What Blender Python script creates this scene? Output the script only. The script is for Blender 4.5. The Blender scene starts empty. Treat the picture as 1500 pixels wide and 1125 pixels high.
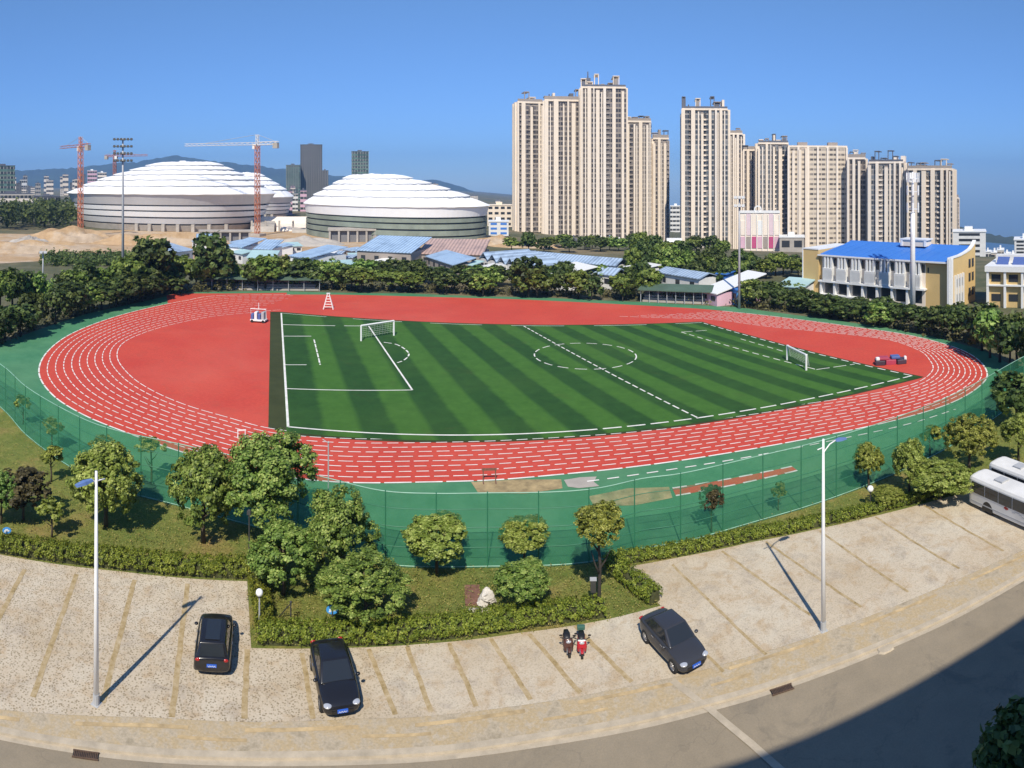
import bpy, bmesh, math, random
import numpy as np
from mathutils import Vector, Matrix, geometry
R = math.radians
PI = math.pi
sc = bpy.context.scene
COL = sc.collection
random.seed(7)
# ------------------------------------------------------------------ camera: a level cylindrical panorama 24 m above the ground
CAMH, F, YH = 24.0, 950.0, 270.0
def az(px): return (px - 750.0) / F
def at(px, d): a = az(px); return Vector((d * math.sin(a), d * math.cos(a), 0))
def G(px, py, z=0.0):                    # pixel of the photograph -> point of the plane at height z
    d = (CAMH - z) * F / (py - YH); v = at(px, d); v.z = z; return v
def zat(py, d): return CAMH - (py - YH) * d / F
def droop(px): return 72.0 * min(1.15, max(0.0, (px - 620.0) / 830.0))
def sstep(a, b, x): t = min(1, max(0, (x - a) / (b - a))); return t * t * (3 - 2 * t)
def T(x, y):                             # height of the land: flat here, falling away to the far right
    d = math.hypot(x, y)
    a = math.atan2(x, y)
    if y <= 0: return 0.0
    fade = 1 - sstep(1.1, 1.5, a)
    return -droop(750 + F * a) / F * d * sstep(180, 420, d) * fade

cam = bpy.data.cameras.new('camera'); cam.type = 'PANO'; cam.panorama_type = 'CENTRAL_CYLINDRICAL'
cam.central_cylindrical_range_u_min = -750 / F; cam.central_cylindrical_range_u_max = 750 / F
cam.central_cylindrical_range_v_min = -855 / F; cam.central_cylindrical_range_v_max = 270 / F
cam.central_cylindrical_radius = 1.0
cam.clip_start = 0.1; cam.clip_end = 30000
co = bpy.data.objects.new('camera', cam); COL.objects.link(co)
co.location = (0, 0, CAMH); co.rotation_euler = (PI / 2, 0, 0); sc.camera = co

# ------------------------------------------------------------------ light
SUN_EL, SUN_AZ = R(48.5), R(183.0)       # azimuth clockwise from +y
w = bpy.data.worlds.new('World'); sc.world = w; w.use_nodes = True
nt = w.node_tree; bg = nt.nodes['Background']
sky = nt.nodes.new('ShaderNodeTexSky'); sky.sky_type = 'NISHITA'; sky.sun_disc = False
sky.sun_elevation = SUN_EL; sky.sun_rotation = SUN_AZ; sky.air_density = 1.0; sky.dust_density = 0.0; sky.ozone_density = 6.0
tc = nt.nodes.new('ShaderNodeTexCoord'); sx = nt.nodes.new('ShaderNodeSeparateXYZ'); nt.links.new(tc.outputs['Generated'], sx.inputs[0])
rp = nt.nodes.new('ShaderNodeValToRGB'); e = rp.color_ramp.elements; e[0].position = 0.0; e[0].color = (.36, .53, .90, 1); e[1].position = .30; e[1].color = (.72, .88, 1.04, 1)
q = e.new(.08); q.color = (.46, .64, .98, 1)
mxs = nt.nodes.new('ShaderNodeMix'); mxs.data_type = 'RGBA'; mxs.blend_type = 'MULTIPLY'; mxs.inputs[0].default_value = 1.0
nt.links.new(sx.outputs[2], rp.inputs[0]); nt.links.new(sky.outputs[0], mxs.inputs[6]); nt.links.new(rp.outputs[0], mxs.inputs[7])
nt.links.new(mxs.outputs[2], bg.inputs[0]); bg.inputs[1].default_value = 0.125
sd = bpy.data.lights.new('sun', 'SUN'); sd.energy = 5.0; sd.angle = R(0.5); sd.color = (1.0, 0.925, 0.79)
so = bpy.data.objects.new('sun', sd); COL.objects.link(so)
dirv = Vector((math.sin(SUN_AZ) * math.cos(SUN_EL), math.cos(SUN_AZ) * math.cos(SUN_EL), math.sin(SUN_EL)))
so.rotation_euler = dirv.to_track_quat('Z', 'Y').to_euler(); so.location = (0, -60, 90)
sc.view_settings.view_transform = 'Standard'; sc.view_settings.look = 'None'
sc.view_settings.exposure = 0.12; sc.view_settings.gamma = 1.0
sc.cycles.max_bounces = 6; sc.cycles.transparent_max_bounces = 12; sc.cycles.volume_bounces = 0
sc.cycles.diffuse_bounces = 3; sc.cycles.glossy_bounces = 2; sc.cycles.transmission_bounces = 3
sc.cycles.use_denoising = True

# ------------------------------------------------------------------ materials
def newmat(name):
    m = bpy.data.materials.new(name); m.use_nodes = True
    return m, m.node_tree, m.node_tree.nodes['Principled BSDF']
def N(nt, t, **kw):
    n = nt.nodes.new(t)
    for k, v in kw.items(): setattr(n, k, v)
    return n
def ramp(nt, fac, stops):
    r = N(nt, 'ShaderNodeValToRGB')
    e = r.color_ramp.elements
    while len(e) < len(stops): e.new(0.5)
    for i, (p, c) in enumerate(stops): e[i].position = p; e[i].color = (*c, 1)
    nt.links.new(fac, r.inputs[0]); return r.outputs[0]
def noise(nt, scale, detail=4, rough=0.6, vec=None, dist=0.0):
    n = N(nt, 'ShaderNodeTexNoise'); n.inputs['Scale'].default_value = scale; n.inputs['Detail'].default_value = detail
    n.inputs['Roughness'].default_value = rough; n.inputs['Distortion'].default_value = dist
    if vec is not None: nt.links.new(vec, n.inputs['Vector'])
    return n.outputs['Fac']
def objco(nt): return N(nt, 'ShaderNodeTexCoord').outputs['Object']
def mixc(nt, fac, a, b, bt='MIX'):
    m = N(nt, 'ShaderNodeMix', data_type='RGBA', blend_type=bt)
    for i, v in ((0, fac), (6, a), (7, b)):
        if hasattr(v, 'is_linked') or hasattr(v, 'links'): nt.links.new(v, m.inputs[i])
        else: m.inputs[i].default_value = v if i == 0 else (*v, 1)
    return m.outputs[2]
def mth(nt, op, a, b=None):
    m = N(nt, 'ShaderNodeMath', operation=op)
    for i, v in ((0, a), (1, b)):
        if v is None: continue
        if isinstance(v, (int, float)): m.inputs[i].default_value = v
        else: nt.links.new(v, m.inputs[i])
    return m.outputs[0]
def bump(nt, p, h, s=0.3, d=0.05):
    b = N(nt, 'ShaderNodeBump'); b.inputs['Strength'].default_value = s; b.inputs['Distance'].default_value = d
    nt.links.new(h, b.inputs['Height']); nt.links.new(b.outputs[0], p.inputs['Normal'])
def sc_(c, k): return tuple(min(1, x * k) for x in c)
def M(name, c, rough=0.6, var=0.2, scale=2.0, metal=0.0, spec=None):
    m, nt, p = newmat(name)
    if var:
        f = noise(nt, scale, 5, 0.65, objco(nt))
        nt.links.new(ramp(nt, f, [(0.3, sc_(c, 1 - var)), (0.7, sc_(c, 1 + var * .6))]), p.inputs['Base Color'])
    else: p.inputs['Base Color'].default_value = (*c, 1)
    p.inputs['Roughness'].default_value = rough; p.inputs['Metallic'].default_value = metal
    if spec is not None: p.inputs['Specular IOR Level'].default_value = spec
    return m
def leafmat(name, dark, mid, light, rough=0.5):
    m, nt, p = newmat(name)
    g = N(nt, 'ShaderNodeNewGeometry'); a = N(nt, 'ShaderNodeAttribute', attribute_name='tint'); oi = N(nt, 'ShaderNodeObjectInfo')
    f = mth(nt, 'ADD', mth(nt, 'MULTIPLY', g.outputs['Random Per Island'], 0.45), mth(nt, 'MULTIPLY', a.outputs['Fac'], 0.4))
    f = mth(nt, 'ADD', f, mth(nt, 'MULTIPLY', oi.outputs['Random'], 0.15))
    c = ramp(nt, f, [(0.1, dark), (0.5, mid), (0.92, light)])
    hs = N(nt, 'ShaderNodeHueSaturation'); nt.links.new(c, hs.inputs['Color'])
    nt.links.new(mth(nt, 'ADD', mth(nt, 'MULTIPLY', oi.outputs['Random'], 0.04), 0.48), hs.inputs['Hue'])
    nt.links.new(hs.outputs[0], p.inputs['Base Color'])
    p.inputs['Roughness'].default_value = rough; p.inputs['Specular IOR Level'].default_value = 0.3
    tr = N(nt, 'ShaderNodeBsdfTranslucent'); nt.links.new(hs.outputs[0], tr.inputs[0])
    mx = N(nt, 'ShaderNodeMixShader'); mx.inputs[0].default_value = 0.32
    nt.links.new(p.outputs[0], mx.inputs[1]); nt.links.new(tr.outputs[0], mx.inputs[2])
    nt.links.new(mx.outputs[0], nt.nodes['Material Output'].inputs[0])
    return m

MT = {}
MT['leaf_olive'] = leafmat('olive_leaves', (.065, .09, .014), (.26, .31, .05), (.6, .62, .19))
MT['leaf_green'] = leafmat('green_leaves', (.045, .085, .015), (.19, .3, .055), (.52, .6, .18))
MT['leaf_far'] = leafmat('dark_leaves', (.026, .046, .014), (.08, .12, .03), (.22, .27, .07))
MT['leaf_farlight'] = leafmat('yellowish_leaves', (0.064, 0.097, 0.020), (0.161, 0.225, 0.040), (0.322, 0.370, 0.081))
MT['leaf_hedge'] = leafmat('hedge_leaves', (.055, .085, .012), (.185, .225, .025), (.42, .44, .07))
MT['leaf_grass'] = leafmat('grass_blades', (.1, .12, .025), (.26, .24, .06), (.5, .4, .15))
MT['leaf_brown'] = leafmat('brownish_leaves', (0.039, 0.039, 0.018), (0.104, 0.091, 0.039), (0.221, 0.195, 0.065))
MT['twig_green'] = M('hedge_twigs', (.06, .065, .02), 0.9, 0.4, 5)
MT['bark'] = M('bark', (.10, .075, .05), 0.9, 0.4, 6)
MT['bark_dark'] = M('dark_bark', (.045, .038, .03), 0.9, 0.4, 6)
MT['white'] = M('white_paint', (.8, .8, .78), 0.4, 0.06, 3)
MT['white_dirty'] = M('weathered_white', (.72, .71, .68), 0.55, 0.14, .4)
MT['line'] = M('white_line_paint', (.78, .76, .7), 0.7, 0.2, .8)
MT['tyre'] = M('tyre_rubber', (.018, .018, .018), 0.85, 0)
MT['rim'] = M('alloy_rim', (.45, .45, .46), 0.3, 0, metal=.8)
MT['glass'] = M('dark_car_glass', (.022, .026, .03), 0.05, 0, spec=.7)
MT['black_trim'] = M('black_trim', (.015, .015, .016), 0.45, 0)
MT['black_paint'] = M('black_car_paint', (.014, .014, .016), 0.16, 0, spec=.7)
MT['grey_paint'] = M('grey_car_paint', (.055, .057, .065), 0.22, 0, metal=.3, spec=.6)
MT['lamp_glass'] = M('headlamp_glass', (.6, .62, .65), 0.1, 0, metal=.4)
MT['tail'] = M('tail_lamp', (.35, .02, .02), 0.2, 0)
MT['plate_blue'] = M('blue_plate', (.03, .12, .55), 0.4, 0)
MT['red_paint'] = M('red_scooter_paint', (.42, .02, .03), 0.25, 0)
MT['brown_paint'] = M('brown_scooter_paint', (.09, .04, .03), 0.3, 0)
MT['chrome'] = M('steel', (.55, .55, .55), 0.3, 0, metal=.9)
MT['pole_white'] = M('pole_white', (.86, .86, .85), 0.4, 0.05, 1)
MT['pole_grey'] = M('pole_grey', (.42, .43, .44), 0.5, 0.1, 1)
MT['pole_dark'] = M('pole_dark', (.05, .05, .045), 0.6, 0.2, 3)
MT['sign_blue'] = M('sign_blue', (.06, .32, .72), 0.4, 0.05, 2)
MT['lamp_blue'] = M('lamp_head_blue', (.12, .2, .42), 0.35, 0.1, 3)
MT['globe'] = M('lamp_globe', (.85, .85, .83), 0.3, 0)
MT['fence_post'] = M('fence_green_paint', (.03, .17, .09), 0.5, 0.15, 2)
MT['rail_pale'] = M('pale_green_rail', (.28, .5, .38), 0.5, 0.25, .7)
MT['crane'] = M('crane_orange', (.5, .16, .07), 0.6, 0.1, 1)
MT['crane_white'] = M('crane_white', (.75, .72, .68), 0.6, 0.1, 1)
MT['concrete'] = M('concrete', (.42, .38, .33), 0.9, 0.2, .3)
MT['beige'] = M('beige_render', (.8, .68, .545), 0.85, 0.07, .08)
MT['beige_pale'] = M('pale_beige_render', (.82, .72, .61), 0.85, 0.06, .1)
MT['recess'] = M('recess_wall', (.33, .285, .25), 0.85, 0.1, .2)  # shade of the tower recesses put into the colour; plain walls share it
MT['roof_dark'] = M('dark_roof_metal', (.12, .125, .15), 0.6, 0.15, .3)
MT['pink'] = M('pink_panel', (.66, .42, .5), 0.6, 0.1, .3)
MT['pink_pale'] = M('pale_pink_panel', (.7, .55, .58), 0.6, 0.1, .3)
MT['magenta'] = M('magenta_panel', (.5, .08, .2), 0.6, 0.1, .3)
MT['tan'] = M('tan_wall', (.62, .44, .19), 0.85, 0.08, .3)
MT['roof_blue'] = M('blue_roof', (.05, .19, .58), 0.5, 0.06, .3)
MT['roof_paleblue'] = M('pale_blue_roof', (.33, .47, .66), 0.5, 0.12, .2)
MT['roof_skyblue'] = M('sky_blue_roof', (.36, .52, .74), 0.5, 0.1, .2)
MT['roof_pink'] = M('dusty_pink_roof', (.52, .36, .3), 0.7, 0.12, .2)
def roofmat(name, c, var=.34, sc=.3):
    m, nt, p = newmat(name); v = objco(nt); p.inputs['Roughness'].default_value = .5
    wv = N(nt, 'ShaderNodeTexWave', wave_type='BANDS', bands_direction='X'); wv.inputs['Scale'].default_value = sc; wv.inputs['Distortion'].default_value = .4; nt.links.new(v, wv.inputs['Vector'])
    f = noise(nt, .25, 5, .7, v)
    a = ramp(nt, wv.outputs['Fac'], [(.2, sc_(c, 1 - var)), (.6, c)]); b_ = ramp(nt, f, [(.3, (.5, .52, .55)), (.52, (.95, .95, .95)), (.8, (1.0, .94, .86))])  # wave troughs painted darker, shade of the corrugation put into the colour
    nt.links.new(mixc(nt, .8, a, b_, 'MULTIPLY'), p.inputs['Base Color']); bump(nt, p, wv.outputs['Fac'], .5, .08); return m
for k_, c_ in (('roof_paleblue', (.4, .52, .68)), ('roof_skyblue', (.4, .56, .76)), ('roof_pink', (.56, .39, .33)), ('roof_teal', (.42, .58, .6))): MT[k_] = roofmat(k_ + '_sheet', c_)
MT['roof_green'] = M('green_canopy', (.08, .13, .09), 0.7, 0.2, .3)
MT['roof_teal'] = M('pale_teal_roof', (.38, .55, .56), 0.6, 0.12, .2)
MT['pane'] = M('window_pane', (.035, .04, .048), 0.12, 0.1, .5)
MT['greennet'] = M('green_netting', (.07, .17, .12), 0.9, 0.3, .08)
MT['tower_grey'] = M('grey_tower_wall', (.13, .13, .13), 0.9, 0.25, .06)
MT['stadium_white'] = M('white_roof_membrane', (.86, .86, .86), 0.55, 0.05, .08)
MT['stadium_grey'] = M('grey_facade_panel', (.6, .6, .61), 0.6, 0.1, .06)
MT['stadium_dark'] = M('dark_facade_gap', (.2, .2, .21), 0.7, 0.2, .1)
MT['stadium_net'] = M('grey_green_facade', (.24, .28, .23), 0.8, 0.3, .12)
MT['mat_blue'] = M('blue_vinyl', (.08, .13, .34), 0.5, 0.1, 2)
MT['mat_red'] = M('red_vinyl', (.4, .05, .09), 0.5, 0.1, 2)
MT['mat_dark'] = M('dark_vinyl', (.06, .04, .06), 0.5, 0.1, 2)
MT['stone_white'] = M('white_stone', (.62, .58, .52), 0.9, 0.3, 3)
MT['rust'] = M('dull_rust', (.12, .075, .05), .9, .35, 6)
MT['plank'] = M('brown_planks', (.2, .1, .07), 0.9, 0.35, 4)

# net (fence mesh): woven net with real holes read as a part-transparent sheet
m, nt, p = newmat('green_net'); MT['net'] = m
p.inputs['Base Color'].default_value = (.03, .2, .09, 1); p.inputs['Roughness'].default_value = .8
tr = N(nt, 'ShaderNodeBsdfTransparent'); mx = N(nt, 'ShaderNodeMixShader')
f = noise(nt, .9, 3, .6, objco(nt))
mr = N(nt, 'ShaderNodeMapRange'); nt.links.new(f, mr.inputs[0])
for i, v in ((1, .3), (2, .7), (3, .26), (4, .52)): mr.inputs[i].default_value = v
nt.links.new(mr.outputs[0], mx.inputs[0]); nt.links.new(tr.outputs[0], mx.inputs[1]); nt.links.new(p.outputs[0], mx.inputs[2])
nt.links.new(mx.outputs[0], nt.nodes['Material Output'].inputs[0])

# tower glazing: storeys and panes from the object's own height and width
def glazing(name, glass, wall, floor_h=3.0, pane_w=1.6, sill=.38):
    m, nt, p = newmat(name)
    sx = N(nt, 'ShaderNodeSeparateXYZ'); nt.links.new(objco(nt), sx.inputs[0])
    h = mth(nt, 'ADD', sx.outputs[0], sx.outputs[1])
    zf = mth(nt, 'FRACT', mth(nt, 'DIVIDE', sx.outputs[2], floor_h)); isw = mth(nt, 'LESS_THAN', zf, sill)
    hf = mth(nt, 'FRACT', mth(nt, 'DIVIDE', h, pane_w)); isf = mth(nt, 'LESS_THAN', hf, .14)
    cell = N(nt, 'ShaderNodeCombineXYZ')
    nt.links.new(mth(nt, 'FLOOR', mth(nt, 'DIVIDE', h, pane_w)), cell.inputs[0]); nt.links.new(mth(nt, 'FLOOR', mth(nt, 'DIVIDE', sx.outputs[2], floor_h)), cell.inputs[1])
    wn = N(nt, 'ShaderNodeTexWhiteNoise'); nt.links.new(cell.outputs[0], wn.inputs[0])
    gc = ramp(nt, wn.outputs[0], [(0, sc_(glass, .5)), (.6, glass), (.85, sc_(glass, 2.2)), (1, sc_(wall, .7))])
    msk = mth(nt, 'MAXIMUM', isw, isf)
    nt.links.new(mixc(nt, msk, gc, wall), p.inputs['Base Color'])
    mr = N(nt, 'ShaderNodeMapRange'); nt.links.new(msk, mr.inputs[0]); mr.inputs[3].default_value = .25; mr.inputs[4].default_value = .85
    nt.links.new(mr.outputs[0], p.inputs['Roughness'])
    return m
MT['glazing'] = glazing('tower_glazing', (.085, .075, .072), (.32, .275, .235), sill=.3)
MT['glazing_cool'] = glazing('cool_tower_glazing', (.075, .085, .095), (.32, .3, .28), sill=.3)
MT['glazing_band'] = glazing('window_band_glazing', (.07, .075, .08), (.5, .46, .4), 400.0, 3.2, 0)
MT['glazing_slab'] = glazing('slab_block_glazing', (.2, .17, .14), (.64, .54, .42), 3.0, 2.4, .55)
MT['glazing_net'] = glazing('netted_tower', (.07, .12, .1), (.14, .2, .165), 3.5, 3.2, .4)

# ground covers
def groundmat(name, build, rough=.9):
    m, nt, p = newmat(name); p.inputs['Roughness'].default_value = rough; p.inputs['Specular IOR Level'].default_value = .25
    v = objco(nt); c = build(nt, v, p); nt.links.new(c, p.inputs['Base Color']); return m
def b_land(nt, v, p):
    f = noise(nt, .012, 6, .6, v); g = noise(nt, .15, 5, .7, v)
    a = ramp(nt, f, [(.35, (.05, .07, .03)), (.5, (.1, .1, .05)), (.62, (.28, .2, .12))])
    return mixc(nt, .5, a, ramp(nt, g, [(.3, (.04, .06, .025)), (.7, (.22, .19, .12))]))
MT['land'] = groundmat('land', b_land)
def b_lawn(nt, v, p):
    f = noise(nt, .22, 5, .65, v); g = noise(nt, 6, 6, .75, v); h = noise(nt, 1.3, 5, .7, v)
    a = ramp(nt, f, [(.36, (.12, .19, .03)), (.52, (.22, .25, .05)), (.6, (.36, .28, .09)), (.7, (.46, .27, .12))])
    b = ramp(nt, h, [(.3, (.1, .16, .03)), (.7, (.36, .33, .1))])
    c = mixc(nt, .45, a, b)
    bump(nt, p, g, .8, .12)
    return mixc(nt, .7, c, ramp(nt, g, [(.3, (.35, .35, .3)), (.7, (1, 1, 1))]), 'MULTIPLY')
MT['lawn'] = groundmat('dry_lawn', b_lawn)
def b_red(nt, v, p):
    f = noise(nt, .12, 5, .6, v); g = noise(nt, 2.5, 5, .7, v)
    a = ramp(nt, f, [(.3, (.5, .05, .034)), (.7, (.58, .078, .046))])
    c = mixc(nt, .35, a, ramp(nt, g, [(.3, (.38, .036, .026)), (.7, (.64, .1, .06))]))
    st = noise(nt, .35, 7, .75, v, 1.5); c = mixc(nt, ramp(nt, st, [(.5, (0, 0, 0)), (.7, (.5, .5, .5))]), c, (.4, .08, .05))
    fd = noise(nt, .045, 4, .6, v, .5); return mixc(nt, ramp(nt, fd, [(.48, (0, 0, 0)), (.72, (.4, .4, .4))]), c, (.62, .14, .095))
MT['red'] = groundmat('red_rubber_track', b_red, .75)
def b_green(nt, v, p):
    f = noise(nt, .3, 6, .7, v); g = noise(nt, .05, 3, .5, v)
    a = ramp(nt, f, [(.3, (.045, .175, .085)), (.7, (.085, .25, .125))])
    return mixc(nt, ramp(nt, g, [(.45, (0, 0, 0)), (.75, (.45, .45, .45))]), a, (.17, .28, .14))
MT['green'] = groundmat('green_apron', b_green, .8)
def b_turf(k):
    lo, hi = k
    def f_(nt, v, p):
        g = noise(nt, .35, 6, .7, v); q = noise(nt, .04, 3, .5, v)
        a = ramp(nt, g, [(.3, lo), (.7, hi)])
        return mixc(nt, ramp(nt, q, [(.4, (0, 0, 0)), (.8, (.5, .5, .5))]), a, sc_(hi, 1.3))
    return f_
MT['turf_light'] = groundmat('light_turf', b_turf(((.028, .088, .012), (.046, .125, .018))))
MT['turf_dark'] = groundmat('dark_turf', b_turf(((.013, .048, .011), (.023, .075, .015))))
MT['turf_edge'] = groundmat('worn_turf_edge', b_turf(((.026, .034, .01), (.05, .06, .02))))
def b_lot(nt, v, p):
    f = noise(nt, .16, 5, .62, v); g = noise(nt, 3.2, 5, .75, v); h = noise(nt, .9, 6, .7, v, .6)
    a = ramp(nt, f, [(.3, (.5, .41, .29)), (.5, (.585, .5, .38)), (.7, (.62, .565, .46))])
    a = mixc(nt, ramp(nt, h, [(.5, (0, 0, 0)), (.68, (.6, .6, .6))]), a, (.42, .28, .14))
    st = noise(nt, .55, 7, .75, v, 1.2)
    a = mixc(nt, ramp(nt, st, [(.5, (0, 0, 0)), (.68, (.65, .65, .65))]), a, (.36, .31, .255))
    vo = N(nt, 'ShaderNodeTexVoronoi'); vo.inputs['Scale'].default_value = 8.5; nt.links.new(v, vo.inputs['Vector'])
    holes = ramp(nt, vo.outputs['Distance'], [(.0, (1, 1, 1)), (.3, (.9, .9, .9)), (.46, (0, 0, 0))])
    sx = N(nt, 'ShaderNodeSeparateXYZ'); nt.links.new(v, sx.inputs[0])
    mr = N(nt, 'ShaderNodeMapRange'); nt.links.new(sx.outputs[0], mr.inputs[0])
    for i, val in ((1, -9.5), (2, -3.5), (3, .8), (4, .3)): mr.inputs[i].default_value = val
    pat = mth(nt, 'MULTIPLY', mr.outputs[0], mth(nt, 'MULTIPLY', holes, ramp(nt, g, [(.36, (.0, .0, .0)), (.52, (1, 1, 1))])))
    c = mixc(nt, pat, a, (.2, .155, .085))
    fine = noise(nt, 14, 4, .7, v); bump(nt, p, fine, .4, .02)
    return mixc(nt, .5, c, ramp(nt, fine, [(.25, (.6, .58, .55)), (.7, (1, 1, 1))]), 'MULTIPLY')
MT['lot'] = groundmat('grass_paver_concrete', b_lot)
def b_strip(nt, v, p):
    f = noise(nt, .7, 6, .7, v); g = noise(nt, 9, 4, .7, v)
    a = ramp(nt, f, [(.3, (.34, .285, .2)), (.45, (.5, .42, .31)), (.56, (.5, .385, .23)), (.64, (.53, .45, .34)), (.75, (.4, .32, .21))])
    bump(nt, p, g, .5, .03)
    return mixc(nt, .5, a, ramp(nt, g, [(.3, (.5, .5, .45)), (.7, (1, 1, 1))]), 'MULTIPLY')
MT['strip'] = groundmat('dusty_verge', b_strip)
def b_dry(nt, v, p):
    f = noise(nt, 2.2, 6, .75, v)
    return ramp(nt, f, [(.3, (.18, .14, .07)), (.42, (.34, .25, .12)), (.6, (.46, .36, .22)), (.78, (.58, .49, .37))])
MT['dry'] = groundmat('dry_grass_joint', b_dry)
def b_road(nt, v, p):
    f = noise(nt, .1, 5, .65, v); g = noise(nt, 12, 4, .7, v); k = noise(nt, .9, 5, .7, v)
    a = ramp(nt, f, [(.3, (.255, .215, .155)), (.7, (.335, .285, .21))])
    a = mixc(nt, .35, a, ramp(nt, k, [(.3, (.22, .18, .125)), (.7, (.36, .285, .19))]))
    vc = N(nt, 'ShaderNodeTexVoronoi', feature='DISTANCE_TO_EDGE'); vc.inputs['Scale'].default_value = .16
    vd = N(nt, 'ShaderNodeVectorMath', operation='ADD'); nz = N(nt, 'ShaderNodeTexNoise'); nz.inputs['Scale'].default_value = .7; nz.inputs['Detail'].default_value = 5
    nt.links.new(v, nz.inputs['Vector']); sv = N(nt, 'ShaderNodeVectorMath', operation='SCALE'); sv.inputs[3].default_value = 2.5; nt.links.new(nz.outputs['Color'], sv.inputs[0]); nt.links.new(v, vd.inputs[0]); nt.links.new(sv.outputs[0], vd.inputs[1]); nt.links.new(vd.outputs[0], vc.inputs['Vector'])
    a = mixc(nt, ramp(nt, vc.outputs['Distance'], [(.0, (.2, .2, .2)), (.008, (0, 0, 0))]), a, (.1, .09, .075))
    a = mixc(nt, ramp(nt, noise(nt, .28, 4, .7, v, .8), [(.56, (0, 0, 0)), (.66, (.4, .4, .4))]), a, (.15, .135, .11))
    bump(nt, p, g, .35, .02)
    return mixc(nt, .5, a, ramp(nt, g, [(.3, (.7, .7, .7)), (.7, (1, 1, 1))]), 'MULTIPLY')
MT['road'] = groundmat('pale_asphalt', b_road)
MT['kerb'] = M('kerb_concrete', (.46, .39, .29), .9, .25, 1.2)
MT['seam'] = M('pale_concrete_seam', (.46, .39, .29), .9, .2, 1.5)
def b_dirt(nt, v, p):
    f = noise(nt, .035, 7, .7, v); g = noise(nt, .2, 6, .75, v)
    a = ramp(nt, f, [(.3, (.3, .17, .08)), (.48, (.46, .29, .13)), (.58, (.52, .42, .31)), (.72, (.26, .19, .12))])
    return mixc(nt, .45, a, ramp(nt, g, [(.3, (.22, .14, .08)), (.7, (.62, .48, .33))]))
MT['dirt'] = groundmat('bare_earth', b_dirt)
MT['sand'] = M('pit_sand', (.4, .3, .15), .95, .5, .7)
MT['hill'] = M('wooded_hill', (.04, .06, .035), .95, .4, .004)
MT['sea'] = M('sea_water', (.03, .07, .13), .3, .1, .01)

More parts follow.
